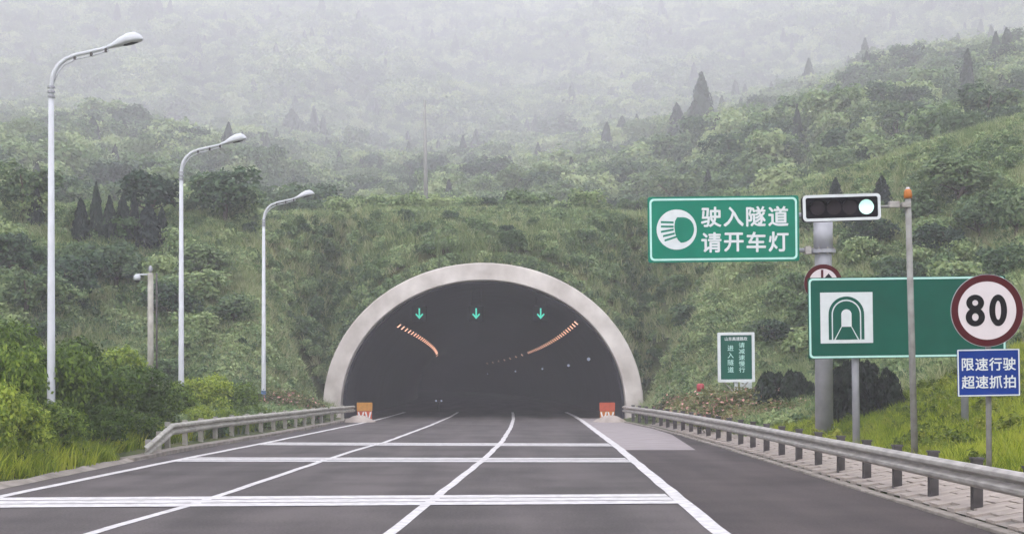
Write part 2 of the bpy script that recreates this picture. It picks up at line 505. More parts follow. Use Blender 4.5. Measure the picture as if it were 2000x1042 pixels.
# ------------------------------------------------------------------ road
def strip(name, ys, xl, xr, z, m, parent=None, thick=None):
    b = MB()
    vs, fs = [], []
    for i, y in enumerate(ys):
        vs += [(xl[i], y, z), (xr[i], y, z)]
    for i in range(len(ys) - 1):
        fs.append((2 * i, 2 * i + 1, 2 * i + 3, 2 * i + 2))
    b.add(vs, fs)
    return b.obj(name, m, parent)

def axis_x(y):                                  # the bore swings gently to the left
    t = np.maximum(np.asarray(y, float) - 76, 0)
    return PX - 0.00030 * t * t

ys = np.concatenate([np.arange(-800, -10, 10.0), np.arange(-10, 76, 2.0), np.arange(76, 640, 8.0)])
L_out = np.where(ys <= 74, interp(ys, LEFT_EDGE), axis_x(ys) - 7.35)
R_out = np.where(ys <= 74, interp(ys, RIGHT_EDGE), axis_x(ys) + 7.35)
RLINE = [(0, 2.32), (17.1, 2.52), (40.8, 3.0), (68.3, 3.36), (76, 3.40)]
def tun(pts, dx):                               # continue a lane line inside the bore
    return lambda y: np.where(y <= 76, interp(y, pts), axis_x(y) + dx)
f_right = tun(RLINE, 3.40 - PX)
road = strip('road', ys, L_out, f_right(ys), 0.0, M['asphalt'])
tag(road, 'dark grey three lane asphalt carriageway running into the tunnel', kind='structure')
sh = strip('road_shoulder', ys, f_right(ys), R_out, 0.0, M['shoulder'])
tag(sh, 'darker asphalt hard shoulder beside the right edge line', kind='structure')
yy = np.array([38.6, 44, 50, 56, 62, 66, 70, 73.0])
ap = strip('concrete_apron', yy, interp(yy, RLINE) + 0.05, np.minimum(interp(yy, [(38.6, 4.98), (50, 5.62), (56, 5.6), (66, 5.12), (73, 4.95)]), interp(yy, RIGHT_EDGE) - 0.02), 0.004, M['concrete_apron'])
tag(ap, 'pale concrete apron before the tunnel mouth', kind='structure')

def line(pts, dx, w, y1=90, ya=-60):
    f = tun(pts, dx)
    y = np.concatenate([np.arange(ya, 76, 1.5), np.arange(76, y1, 6.0)])
    c = f(y)
    wob = 0.012 * np.sin(y * 1.7 + dx)
    return strip('lane_line', y, c - w / 2 + wob, c + w / 2 + wob, 0.008, M['paint'], road)

LLINE = [(0, -8.45), (22.7, -8.18), (34, -7.86), (43.6, -7.45), (63, -6.82), (70, -6.65), (76, -6.6)]
L1 = [(0, -5.75), (17.1, -5.10), (21.6, -4.76), (33, -4.42), (38.9, -4.2), (43.6, -3.88), (60, -3.5), (75.5, -3.3), (76, -3.3)]
L2 = [(0, -2.1), (17.1, -1.48), (34.2, -0.65), (44.4, -0.30), (58, -0.05), (71, 0.07), (76, 0.07)]
line(LLINE, -6.6 - PX, 0.20)
line(L1, -3.3 - PX, 0.15)
line(L2, 0.07 - PX, 0.15)
line(RLINE, 3.4 - PX, 0.22)
for (yl, yr, n, wd, gap) in ((21.55, 22.3, 3, 0.55, 0.09), (33.7, 33.4, 3, 0.50, 0.15), (42.4, 41.6, 3, 0.50, 0.15)):
    for k in range(n):
        o = (k - 1) * (wd + gap)
        xl, xr = float(interp(yl, LLINE)) + 0.11, float(interp(yr, RLINE)) - 0.13
        b = MB()
        ns = 12
        vs, fs = [], []
        for i in range(ns + 1):
            t = i / ns
            yc = yl + (yr - yl) * t + o
            vs += [(xl + (xr - xl) * t, yc - wd / 2, 0.012), (xl + (xr - xl) * t, yc + wd / 2, 0.012)]
            if i: fs.append((2 * i - 2, 2 * i, 2 * i + 1, 2 * i - 1))
        b.add(vs, fs)
        b.obj('rumble_stripe', M['paint'], road)

def kerb(name, pts, w, h, label, m, n_seg=2.0):
    "row of kerb stones, each a child of the row"
    root = empty(name, (0, 0, 0))
    tag(root, label, kind='structure')
    y = pts[0][0]
    k = 0
    while y < pts[-1][0] - 0.3:
        y2 = min(y + n_seg - 0.03, pts[-1][0])
        xa, xb = float(interp(y, pts)), float(interp(y2, pts))
        hh = h + RNG.uniform(-0.008, 0.008)
        s = math.copysign(w, w)
        b = MB()
        lo = min(0, s); hi = max(0, s)
        vs = [(xa + lo, y, -0.1), (xa + hi, y, -0.1), (xb + hi, y2, -0.1), (xb + lo, y2, -0.1),
              (xa + lo, y, hh), (xa + hi, y, hh), (xb + hi, y2, hh), (xb + lo, y2, hh)]
        b.add(vs, [(0, 3, 2, 1), (4, 5, 6, 7), (0, 1, 5, 4), (1, 2, 6, 5), (2, 3, 7, 6), (3, 0, 4, 7)])
        b.obj('kerb_stone', m, root, bevel=0.012)
        y += n_seg
        k += 1
    return root
kerb('kerb', [(a, b - 0.01) for a, b in LEFT_EDGE if 33 <= a <= 70], -0.38, 0.09, 'weathered low concrete kerb under the guardrail left of the carriageway', M['kerb'])
kerb('kerb', [(10, 5.87)] + [(a, b + 0.01) for a, b in RIGHT_EDGE if 40 <= a <= 70], 0.18, 0.035, 'flush pale concrete kerb edging the asphalt hard shoulder', M['kerb'])
# sandy edge left of the carriageway where no kerb is
yy = np.arange(4, 35, 1.0)
eg = strip('verge_edge', yy, interp(yy, LEFT_EDGE) - 0.22 - 0.10 * np.sin(yy * 2.1) - 0.06 * np.sin(yy * 5.3), interp(yy, LEFT_EDGE) + 0.02 + 0.02 * np.sin(yy * 3), 0.075, M['kerb'])
tag(eg, 'crumbling pale sandy edge between asphalt and left grass', kind='structure')
for v in eg.data.vertices:
    if v.index % 2: v.co.z = 0.006

# stone paved verge behind the right guardrail
pv = empty('paved_verge', (0, 0, 0))
tag(pv, 'pinkish stone paving behind the right hand guardrail', kind='structure')
bed = strip('bedding', np.arange(10, 62, 2.0), interp(np.arange(10, 62, 2.0), RIGHT_EDGE) + 0.18, interp(np.arange(10, 62, 2.0), RIGHT_EDGE) + 1.75, 0.06, M['kerb'], pv)
for v in bed.data.vertices:
    if v.index % 2: v.co.z = 0.34
slab_meshes = []
for k in range(5):
    b = MB()
    wx, wy = 0.53, 0.405
    j = lambda: RNG.uniform(-0.012, 0.012)
    vs = [(-wx / 2 + j(), -wy / 2 + j(), -0.05), (wx / 2 + j(), -wy / 2 + j(), -0.05), (wx / 2 + j(), wy / 2 + j(), -0.05), (-wx / 2 + j(), wy / 2 + j(), -0.05)]
    vs = vs + [(x * 0.975, y * 0.965, 0.02 + abs(j())) for x, y, z in vs]
    b.add(vs, [(0, 3, 2, 1), (4, 5, 6, 7), (0, 1, 5, 4), (1, 2, 6, 5), (2, 3, 7, 6), (3, 0, 4, 7)])
    slab_meshes.append(b.mesh('paving_stone', M['slab']))
nslab = 0
for r in range(96):
    yc = 14.0 + r * 0.40
    for c in range(3):
        u = 0.45 + c * 0.545 + (0.20 if r % 2 else 0) + RNG.uniform(-0.008, 0.008)
        o = bpy.data.objects.new('paving_stone', slab_meshes[RNG.integers(5)])
        COL.objects.link(o); o.parent = pv
        o.location = (float(interp(yc, RIGHT_EDGE)) + u, yc, 0.06 + (u - 0.18) / 1.57 * 0.28 + RNG.uniform(-0.003, 0.005))
        o.rotation_euler = (RNG.uniform(-0.012, 0.012), -0.176, RNG.uniform(-0.03, 0.03))
        nslab += 1

# ------------------------------------------------------------------ tunnel
portal = empty('tunnel_portal', (PX, PY, 0), label='pale concrete arched tunnel portal set into the green hillside', cat='tunnel portal')
def arch(a, b, n=56, foot=0.0):
    pts = [(a, foot), (a, RZ)]
    pts += [(a * math.cos(math.pi * k / n), RZ + b * abs(math.sin(math.pi * k / n)) ** 0.97) for k in range(1, n)]
    pts += [(-a, RZ), (-a, foot)]
    return pts
oa, ia = arch(OA, OB), arch(RA, RB)
b = MB()
nA = len(oa)
yf, yb = -0.25, 2.6
vs = [(x, yf, z) for x, z in oa] + [(x, yf, z) for x, z in ia] + [(x, yb, z) for x, z in oa] + [(x, yb, z) for x, z in ia]
fs = []
for k in range(nA - 1):
    k2 = k + 1
    fs += [(k, k2, nA + k2, nA + k), (k2, k, 2 * nA + k, 2 * nA + k2), (nA + k, nA + k2, 3 * nA + k2, 3 * nA + k)]
b.add(vs, fs)
b.obj('rim', M['portal'], portal, bevel=0.05)
# rough darker reveal just inside the rim
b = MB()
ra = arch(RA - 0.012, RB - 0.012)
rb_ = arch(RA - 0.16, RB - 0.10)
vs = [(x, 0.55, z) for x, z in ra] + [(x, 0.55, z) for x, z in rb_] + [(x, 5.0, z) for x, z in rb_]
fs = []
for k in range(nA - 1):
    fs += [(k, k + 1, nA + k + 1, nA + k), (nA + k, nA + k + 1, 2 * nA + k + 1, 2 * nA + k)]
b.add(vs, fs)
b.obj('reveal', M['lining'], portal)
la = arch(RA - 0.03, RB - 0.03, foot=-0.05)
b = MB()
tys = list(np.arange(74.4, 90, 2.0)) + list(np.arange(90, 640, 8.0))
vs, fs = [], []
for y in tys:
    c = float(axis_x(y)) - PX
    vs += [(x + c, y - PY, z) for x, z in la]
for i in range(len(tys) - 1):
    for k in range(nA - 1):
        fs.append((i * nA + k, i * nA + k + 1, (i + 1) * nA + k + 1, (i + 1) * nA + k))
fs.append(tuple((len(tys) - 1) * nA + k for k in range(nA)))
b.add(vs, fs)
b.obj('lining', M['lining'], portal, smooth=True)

def tunnel_lamp(name, label, group):
    r = empty(name, (0, 0, 0), label=label, cat='tunnel lamp', group=group)
    MB().box((0, 0, 0.05), (0.30, 0.9, 0.10)).obj('housing', M['dark'], r, bevel=0.01)
    MB().box((0, 0, -0.012), (0.24, 0.45, 0.022)).obj('diffuser', M['lamp_lit'], r)
    return r
LZ = 5.1
for side, y_start, n, step, lab in ((-1, 79.5, 28, 2.9, 'left'), (1, 75.6, 34, 2.9, 'right')):
    proto = None
    for k in range(n):
        y = y_start + k * step + (0 if k < 26 else (k - 26) * 9)
        hw = (RA - 0.03) * math.sqrt(1 - ((LZ - RZ) / (RB - 0.03)) ** 2)
        grp = f'warm lamps in a row along the {lab} tunnel wall'
        if proto is None:
            proto = tunnel_lamp('tunnel_lamp', f'warm glowing lamp in the row along the {lab} wall of the tunnel', grp)
            o = proto
        else:
            o = copy_tree(proto)
        o.location = (float(axis_x(y)) + side * (hw - 0.16), y, LZ - 0.10)
        o.rotation_euler = (0, side * math.radians(42), 0)

ARROW = [(x * 0.82, z * 0.88) for x, z in [(-0.05, 0.33), (-0.05, -0.12), (-0.20, 0.02), (-0.26, -0.05), (0, -0.33), (0.26, -0.05), (0.20, 0.02), (0.05, -0.12), (0.05, 0.33)]]
for px, lab in ((819, 'green lit lane arrow above the lane beside the left tunnel wall'),
                (930, 'green lit lane arrow above the middle lane of the tunnel'),
                (1056, 'green lit lane arrow above the lane beside the right tunnel wall')):
    x, z = at(px, 612, 76.0)
    r = empty('lane_signal', (x, 76.0, z), label=lab, cat='lane signal', group='lane arrows hung inside the tunnel mouth')
    MB().prism(rrect(0.78, 0.82, 0.05), 0, 0.14).obj('housing', M['black_panel'], r)
    MB().prism(ARROW, -0.02, -0.004).obj('arrow', M['arrow_lit'], r)
    zc = RZ + (RB - 0.03) * math.sqrt(max(0, 1 - ((x - float(axis_x(76))) / RA) ** 2)) - z
    for s in (-0.25, 0.25):
        MB().tube([(s, 0.07, 0.40), (s, 0.07, zc + 0.1)], 0.02, 6).obj('hanger', M['post_dark'], r)

for k, (y, z) in enumerate(((89, 3.3), (113, 3.2), (150, 3.3), (196, 3.4), (250, 3.4))):
    r = empty('wall_beacon', (float(axis_x(y)) + RA * math.sqrt(1 - ((z - RZ) / RB) ** 2) - 0.10, y, z), label='small pale beacon on the right tunnel wall', cat='beacon', group='pale beacons on the right tunnel wall')
    MB().box((0, 0.02, 0), (0.16, 0.10, 0.34)).obj('housing', M['dark'], r, bevel=0.01)
    MB().prism(circ(0.11, 14, -0.09), -0.06, -0.031).obj('lens', M['beacon_lit'], r)
r = empty('tunnel_delineator', (at(857, 782, 90)[0], 90, 0), label='low post with two small pale self-glowing reflectors inside the tunnel', cat='delineator')
MB().tube([(0, 0, 0), (0, 0, 0.75)], 0.04, 8).obj('post', M['post_dark'], r)
MB().box((0, -0.05, 0.69), (0.46, 0.03, 0.14)).obj('bar', M['dark'], r)
for s in (-0.17, 0.17):
    MB().prism(circ(0.06, 12, s, 0.69), -0.085, -0.066).obj('glowing_reflector', M['beacon_lit'], r)  # weak emission on these discs stands in for light thrown back by reflectors

# ------------------------------------------------------------------ guardrails
W_PROF = [(0.0, 0.155), (0.022, 0.150), (0.078, 0.112), (0.083, 0.095), (0.083, 0.062), (0.075, 0.048), (0.010, 0.016), (0.0, 0.0),
          (0.010, -0.016), (0.075, -0.048), (0.083, -0.062), (0.083, -0.095), (0.078, -0.112), (0.022, -0.150), (0.0, -0.155)]

def poly_pts(pts, step):
    P = [Vector(p) for p in pts]
    seg = [(P[i + 1] - P[i]).length for i in range(len(P) - 1)]
    tot = sum(seg)
    def f(s):
        for i, l in enumerate(seg):
            if s <= l or i == len(seg) - 1:
                return P[i].lerp(P[i + 1], min(1.0, s / l))
            s -= l
    return f, tot

def guardrail(name, label, pts, side, beam_m, post_m, ramp=None, post_h=0.78, panel=4.0, spacing=2.0, caps=False, zoff=0.0):
    "W-beam rail: each beam length, post, spacer and bolt is a part of its own"
    root = empty(name, (pts[0][0], pts[0][1], 0), label=label, cat='guardrail')
    off = Vector((pts[0][0], pts[0][1], 0))
    f, tot = poly_pts([(x, y, 0.595 + zoff) for x, y in pts], 1)
    def beam(fn, s0, s1, lift, n=5):
        b = MB()
        rows = []
        for i in range(n + 1):
            s = s0 + (s1 - s0) * i / n
            p = fn(s)
            t = (fn(min(s + 0.05, s1 + 0.05)) - fn(max(s - 0.05, 0)))
            if t.length < 1e-6: t = Vector((0, 1, 0))
            t.normalize()
            nrm = Vector((t.y, -t.x, 0)).normalized() * side
            up = nrm.cross(t).normalized()
            if up.z < 0: up = -up
            rows.append([(p + nrm * (o + lift) + up * z - off)[:] for o, z in W_PROF] + [(p + nrm * (o + lift - 0.006) + up * z - off)[:] for o, z in W_PROF])
        m = len(W_PROF)
        vs = [v for r_ in rows for v in r_]
        fs = []
        for i in range(n):
            a, c = i * 2 * m, (i + 1) * 2 * m
            for k in range(m - 1):
                fs += [(a + k, a + k + 1, c + k + 1, c + k), (a + m + k + 1, a + m + k, c + m + k, c + m + k + 1)]
            fs += [(a, c, c + m, a + m), (a + m - 1, a + 2 * m - 1, c + 2 * m - 1, c + m - 1)]
        for e in (0, n * 2 * m):
            for k in range(m - 1): fs.append((e + k, e + m + k, e + m + k + 1, e + k + 1))
        b.add(vs, fs)
        return b.obj('beam', beam_m, root, smooth=False)
    s, k = 0.0, 0
    while s < tot - 0.2:
        beam(f, s, min(s + panel + 0.16, tot), 0.004 if k % 2 else 0.011)
        s += panel; k += 1
    s = 0.3
    pm = MB().box((0, 0, post_h / 2 - 0.15), (0.13, 0.13, post_h + 0.30)).mesh('post', post_m)
    cm = MB().box((0, 0, 0), (0.16, 0.16, 0.03)).mesh('post_cap', post_m)
    sm = MB().box((0, 0, 0), (0.13, 0.10, 0.22)).mesh('spacer', post_m)
    bm = MB().tube([(0, 0, -0.02), (0, 0, 0.02)], 0.018, 6).mesh('bolt', M['galv'])
    while s < tot:
        p = f(s)
        t = (f(min(s + 0.1, tot)) - f(max(s - 0.1, 0))).normalized()
        nrm = Vector((t.y, -t.x, 0)) * side
        ang = math.atan2(t.y, t.x) - math.pi / 2
        base = p - nrm * 0.18 - off
        gz = max(0.0, zt(p.x - nrm.x * 0.18, p.y) * 0.5)
        for nm, ms, loc in (('post', pm, (base.x, base.y, zoff)), ('spacer', sm, (base.x + nrm.x * 0.12, base.y + nrm.y * 0.12, 0.60 + zoff))) + ((('post_cap', cm, (base.x, base.y, zoff + post_h + 0.014)),) if caps else ()):
            o = bpy.data.objects.new(nm, ms); COL.objects.link(o); o.parent = root
            o.location = loc; o.rotation_euler = (RNG.uniform(-0.012, 0.012) if nm == 'post' else 0, 0, ang)
        s += spacing
    if ramp:
        P0, P1 = Vector(ramp[0]), Vector(ramp[1])
        rf = lambda s: P0.lerp(P1, s / (P1 - P0).length)
        beam(rf, 0, (P1 - P0).length + 0.02, 0.0075)
    return root

guardrail('guardrail', 'weathered steel guardrail with dark posts along the stone paved verge', [(6.12, 11.0), (6.14, 40.0), (6.02, 50.0), (5.80, 58.0), (5.28, 67.0)], -1, M['galv'], M['post_dark'], caps=True)
gl = guardrail('guardrail', 'pale steel guardrail with a sloped end ramp below the street lamps', [(-9.0, 37.6), (-8.98, 44), (-8.62, 50), (-8.36, 55), (-8.12, 62), (-7.50, 67.3)], 1, M['galv_pale'], M['galv_pale'],
          ramp=[(-8.93, 34.5, 0.12), (-9.0, 37.6, 0.60)], spacing=2.0)
for yb in (35.6, 36.7):
    MB().box((0.02 - 0.13, yb - 37.6, 0.12 + (yb - 34.5) * 0.075), (0.12, 0.12, 0.24 + (yb - 34.5) * 0.15)).obj('post', M['galv_pale'], gl)

def end_marker(px, topm, botm, label):
    x, y = (px - CX) * 67.6 / F, 67.6
    r = empty('rail_end_marker', (x, y, 0), label=label, cat='hazard board')
    MB().prism(rrect(0.74, 0.40, 0.03, cz=0.69), 0, 0.05).obj('upper_panel', topm, r)
    MB().prism(rrect(0.70, 0.42, 0.03, cz=0.27), 0.005, 0.05).obj('lower_panel', botm, r)
    for s in (-0.17, 0.17):
        b = MB()
        for a, c in ((-0.12, -0.04), (0.12, 0.04)):
            b.prism([(s + a - 0.035, 0.44), (s + c - 0.035, 0.10), (s + c + 0.035, 0.10), (s + a + 0.035, 0.44)], -0.006, 0.004)
        b.obj('white_chevron', M['sign_white'], r)
    MB().box((0, 0.10, 0.40), (0.10, 0.10, 0.85)).obj('post', M['galv'], r)
    return r
end_marker(712, M['yellow'], M['redor'], 'yellow topped hazard board with white chevrons at the end of the pale guardrail')
end_marker(1186, M['redor'], M['orange'], 'red orange hazard board with white marks at the end of the dark post guardrail')
for px, w, lab in ((705, 0.75, 'small pinkish concrete ramp under the yellow topped hazard board'), (1190, 0.8, 'small pinkish concrete ramp under the red orange hazard board')):
    x = (px - CX) * 67.0 / F
    b = MB()
    ns, rr = 14, []
    for j, (rad, hgt) in enumerate(((1.0, 0.0), (0.72, 0.13), (0.42, 0.26), (0.16, 0.31))):
        for k in range(ns):
            a = 2 * math.pi * k / ns
            rr.append((w * rad * math.cos(a) * (1 + 0.1 * math.sin(3 * a)), 1.0 * rad * math.sin(a), hgt + 0.006))
    fs = [(j * ns + k, j * ns + (k + 1) % ns, (j + 1) * ns + (k + 1) % ns, (j + 1) * ns + k) for j in range(3) for k in range(ns)]
    fs.append(tuple(3 * ns + k for k in range(ns)))
    b.add(rr, fs)
    o = b.obj('concrete_ramp', M['slab'], None, smooth=True)
    o.location = (x, 66.2, 0)
    tag(o, lab, 'ramp')

# ------------------------------------------------------------------ street lamps
def street_lamp(px, d, label, band=False):
    x = (px - CX) * d / F
    z0 = zt(x, d)
    r = empty('street_lamp', (x, d, z0), label=label, cat='street lamp', group='street lamps behind the pale guardrail')
    H = 8.45 - z0
    MB().tube([(0, 0, -0.3), (0, 0, 0.9), (0, 0, H)], [0.105, 0.095, 0.062], 14).obj('pole', M['pole_white'], r, smooth=True)
    MB().box((0, 0, 0.02), (0.42, 0.42, 0.05)).obj('base_plate', M['pole_white'], r)
    for k in range(3):
        MB().tube([(0, 0, H - 0.02 + k * 0.11), (0, 0, H + 0.025 + k * 0.11)], 0.085, 14).obj('collar', M['mast'], r)
    arm = [(0, 0, H - 0.1), (0.0, 0, H + 0.25), (0.05, 0, H + 0.52), (0.16, 0, H + 0.72), (0.33, 0, H + 0.87), (0.58, 0, H + 0.97), (0.95, 0, H + 1.05), (1.36, 0, H + 1.15)]
    MB().tube(arm, [0.058, 0.056, 0.053, 0.050, 0.047, 0.044, 0.041, 0.038], 10).obj('arm', M['pole_white'], r, smooth=True)
    MB().tube([(0.06, 0, H + 0.34), (0.15, 0, H + 0.55), (0.30, 0, H + 0.73), (0.58, 0, H + 0.87), (0.95, 0, H + 0.95), (1.34, 0, H + 1.07)], 0.017, 6).obj('stay', M['pole_white'], r, smooth=True)
    for sx, sz in ((0.55, 0.91), (0.93, 0.99), (1.27, 1.085)):
        MB().box((sx, 0, H + sz), (0.05, 0.07, 0.11)).obj('clip', M['post_dark'], r)
    # cobra head: lofted cross-sections
    b = MB()
    n = 14
    secs = [(1.30, 0.045, 0.045, 0.0), (1.42, 0.075, 0.06, 0.01), (1.58, 0.13, 0.11, 0.035), (1.76, 0.165, 0.145, 0.05), (1.94, 0.165, 0.14, 0.055), (2.06, 0.12, 0.09, 0.045), (2.13, 0.04, 0.03, 0.03)]
    vs = []
    for (sx, hw, hh, dz) in secs:
        for k in range(n):
            a = 2 * math.pi * k / n
            zz = math.sin(a)
            vs.append((sx, hw * math.cos(a), H + 1.13 + (sx - 1.3) * 0.20 + dz + hh * (zz * 1.35 if zz > 0 else zz * 0.55)))
    fs = [(i * n + k, i * n + (k + 1) % n, (i + 1) * n + (k + 1) % n, (i + 1) * n + k) for i in range(len(secs) - 1) for k in range(n)]
    fs += [tuple(range(n)), tuple((len(secs) - 1) * n + k for k in range(n - 1, -1, -1))]
    b.add(vs, fs)
    head = b.obj('lamp_head', M['pole_white'], r, smooth=True)
    b = MB()
    vs = []
    for (sx, hw, zz) in ((1.62, 0.05, 0.012), (1.72, 0.09, -0.005), (1.90, 0.10, -0.004), (2.02, 0.05, 0.015)):
        for k in range(n):
            a = 2 * math.pi * k / n
            vs.append((sx, hw * math.cos(a), H + 1.13 + (sx - 1.3) * 0.20 + zz + 0.03 * math.sin(a)))
    b.add(vs, [(i * n + k, i * n + (k + 1) % n, (i + 1) * n + (k + 1) % n, (i + 1) * n + k) for i in range(3) for k in range(n)])
    b.obj('lamp_glass', M['dark'], head, smooth=True)
    if band:
        MB().tube([(0, 0, band[0] - z0), (0, 0, band[1] - z0)], 0.101, 14, cap=False).obj('blue_band', M['blue_band'], r)
    return r
street_lamp(100, 33.0, 'white street lamp without a blue band, rising out of the leafy bushes')
street_lamp(354, 46.4, 'white street lamp with a blue band beside the guardrail end ramp', band=(1.32, 1.62))
street_lamp(515, 60.0, 'white street lamp with a bluish foot beside faded pink flowers', band=(0.9, 1.5))

# ------------------------------------------------------------------ signs right of the road
def place(px, d, lean=0.0, rz=0.0):
    x = (px - CX) * d / F
    return x, d, zt(x, d)

# sign mast with the headlight sign
x, d, z0 = place(1610, 36.0)
r = empty('sign_mast', (x, d, z0), label='thick grey steel mast behind the blank green board, with cantilever arms', cat='mast', rot=(0, -0.006, 0))
top = at(0, 405, 36)[1] - z0
MB().tube([(0, 0, -0.3), (0, 0, top * 0.70), (0, 0, top)], [0.23, 0.215, 0.205], 18).obj('post', M['mast'], r, smooth=True)
zA = at(0, 489, 36)[1] - z0
zB = at(0, 420, 36)[1] - z0
MB().tube([(0, 0, zA - 0.07), (0, 0, zA + 0.02)], 0.31, 18).obj('flange', M['mast'], r)
MB().tube([(0, 0, zA + 0.03), (0, 0, zA + 0.72)], [0.24, 0.24], 18).obj('sleeve', M['mast'], r, smooth=True)
for k in range(8):
    a = k * math.pi / 4 + 0.2
    MB().tube([(0.275 * math.cos(a), 0.275 * math.sin(a), zA - 0.12), (0.275 * math.cos(a), 0.275 * math.sin(a), zA + 0.07)], 0.018, 6).obj('bolt', M['galv'], r)
for z in (zA, zB):
    MB().tube([(-0.2, -0.05, z), (-4.2, -0.05, z + 0.05)], 0.055, 8).obj('arm', M['mast'], r, smooth=True)
    MB().box((-0.40, -0.05, z), (0.16, 0.17, 0.20)).obj('clamp', M['galv'], r, bevel=0.015)
hx = at(1413, 447, 35.7)
r = empty('headlight_sign', (hx[0], 35.7, hx[1]), rot=(0, -0.012, 0.0), label='green sign with white headlight symbol telling drivers to switch lights on', cat='road sign')
SW, SH = 295 / 77.8, 128 / 77.8
MB().prism(rrect(SW, SH, 0.06), 0, 0.03).obj('panel', [M['sign_green']], r)
for z in (-0.55, 0.45):
    MB().box((0, 0.07, z), (SW * 0.98, 0.05, 0.08)).obj('back_rail', M['sign_back'], r)
MB().ring(rrect(SW - 0.09, SH - 0.09, 0.11), rrect(SW - 0.19, SH - 0.19, 0.075), -0.005, 0.002).obj('border', M['sign_mint'], r)
S = SW / 297.0
hc = ((1321 - 1413) * S, (447 - 447) * S)
MB().prism(circ(39.5 * S, 48, *hc), -0.005, 0.002).obj('symbol_disc', M['sign_white'], r)
lens = []
for k in range(33):
    a = -math.pi / 2 + math.pi * k / 32
    lens.append((hc[0] + 8 * S + 26 * S * max(0, math.cos(a)) ** 0.85, hc[1] - 1 * S + 25 * S * math.sin(a) + 1.5 * S * math.cos(a)))
lens += [(hc[0] + 1 * S, hc[1] + 24 * S), (hc[0] - 3 * S, hc[1] + 17 * S), (hc[0] - 4.5 * S, hc[1] + 6 * S), (hc[0] - 3 * S, hc[1] - 8 * S), (hc[0] + 2 * S, hc[1] - 20 * S)]
MB().prism(lens, -0.009, -0.0055).obj('symbol_lamp', M['sign_green'], r)
for k in range(5):
    zc = 15 - 8.6 * k
    xa, xb = (-31, -6) if k < 3 else ((-27, -4) if k == 3 else (-24, 0))
    dz = (1.0, 0.5, -1.2, -2.2, -4.5)[k]
    MB().prism([(hc[0] + xa * S, hc[1] + (zc - 1.9 + dz * 0) * S - (2 if k > 1 else 0) * S), (hc[0] + xb * S, hc[1] + (zc - 1.9 - dz) * S + (1 if k > 1 else 0) * S),
                (hc[0] + xb * S, hc[1] + (zc + 1.9 - dz) * S + (1 if k > 1 else 0) * S), (hc[0] + xa * S, hc[1] + (zc + 1.9) * S - (2 if k > 1 else 0) * S)], -0.009, -0.0055).obj('symbol_beam', M['sign_green'], r)
for row, zc in (('驶入隧道', 423), ('请开车灯', 473)):
    for k, ch in enumerate(row):
        text_obj('character', ch, 41.5 * S, M['sign_white'], r, ((1389 + k * 44.0 - 1413) * S, -0.006, (447 - zc) * S), bold=0.022)

# round sign on the same mast
rx = at(1608, 553, 35.6)
r = empty('prohibition_sign', (rx[0], 35.6, rx[1]), label='round red ringed prohibition sign half hidden behind the big green board', cat='road sign')
R0 = 37.5 / 78.0
MB().prism(circ(R0), 0, 0.02).obj('panel', M['sign_back'], r)
MB().ring(circ(R0 * 0.995), circ(R0 * 0.76), -0.005, -0.001).obj('ring', M['sign_red'], r)
MB().prism(circ(R0 * 0.76), -0.004, -0.001).obj('disc', M['sign_disc'], r)
MB().prism([(-0.06, -0.25), (0.0, -0.25), (0.0, 0.34), (-0.06, 0.34)], -0.008, -0.005).obj('red_bar', M['sign_red'], r)
MB().prism([(0.06, -0.25), (0.19, -0.25), (0.19, 0.05), (0.30, 0.05), (0.13, 0.25), (-0.0, 0.10), (0.06, 0.10)], -0.010, -0.0085).obj('black_arrow', M['sign_black'], r)
MB().box((0, 0.20, 0), (0.10, 0.38, 0.30)).obj('bracket', M['galv'], r)

# big green board with the tunnel symbol
dB = 31.0
sB = F / dB
bw, bh = 389 / sB, 158 / sB
bx, bz = at(1772, 619, dB)
r = empty('tunnel_board', (bx, dB, bz), rot=(0, -0.014, 0.03), label='large dark green board with white tunnel symbol behind the speed limit sign', cat='road sign')
MB().prism(rrect(bw, bh, 0.04), 0, 0.035).obj('panel', M['board_green'], r)
MB().ring(rrect(bw - 0.03, bh - 0.03, 0.09), rrect(bw - 0.115, bh - 0.115, 0.06), -0.005, 0.001).obj('border', M['sign_mint'], r)
for z in (-0.55, 0.0, 0.55):
    MB().box((0, 0.075, z), (bw * 0.97, 0.06, 0.07)).obj('back_rail', M['sign_back'], r)
u = 1 / sB
px0 = (1652 - 1772) * u
MB().prism([(px0 - 51 * u, -49 * u), (px0 + 52 * u, -49 * u), (px0 + 52 * u, 50 * u), (px0 - 51 * u, 50 * u)], -0.006, 0.001).obj('symbol_plate', M['sign_white'], r)
def horseshoe(w, h, base, n=24):
    pts = [(w, base), (w, base + h - w)]
    pts += [(w * math.cos(math.pi * k / n), base + h - w + w * math.sin(math.pi * k / n)) for k in range(1, n)]
    return pts + [(-w, base + h - w), (-w, base)]
HS = lambda w, h, base: [(px0 + x * u, z * u) for x, z in horseshoe(w, h, base)]
def poly(pts): return [(px0 + x * u, z * u) for x, z in pts]
def open_ring(outer, inner, y0, y1, name, m, par):
    b = MB()
    n = len(outer)
    b.add([(x, y0, z) for x, z in outer] + [(x, y0, z) for x, z in inner], [(k, k + 1, n + k + 1, n + k) for k in range(n - 1)])
    b.obj(name, m, par)
open_ring(HS(35, 84, -42), HS(29, 78, -42), -0.010, 0, 'symbol_outer_arch', M['board_green'], r)
MB().prism(HS(26.5, 75, -42), -0.010, -0.0065).obj('symbol_bore', M['board_green'], r)
MB().prism(HS(10, 34, -17), -0.014, -0.0105).obj('symbol_light', M['sign_white'], r)
for s in (-1, 1):
    pts = [(s * 24.5, -42), (s * 22.0, -42), (s * 9.0, -17), (s * 10.5, -17)]
    MB().prism(poly(pts if s < 0 else pts[::-1]), -0.014, -0.0105).obj('symbol_road_edge', M['sign_white'], r)
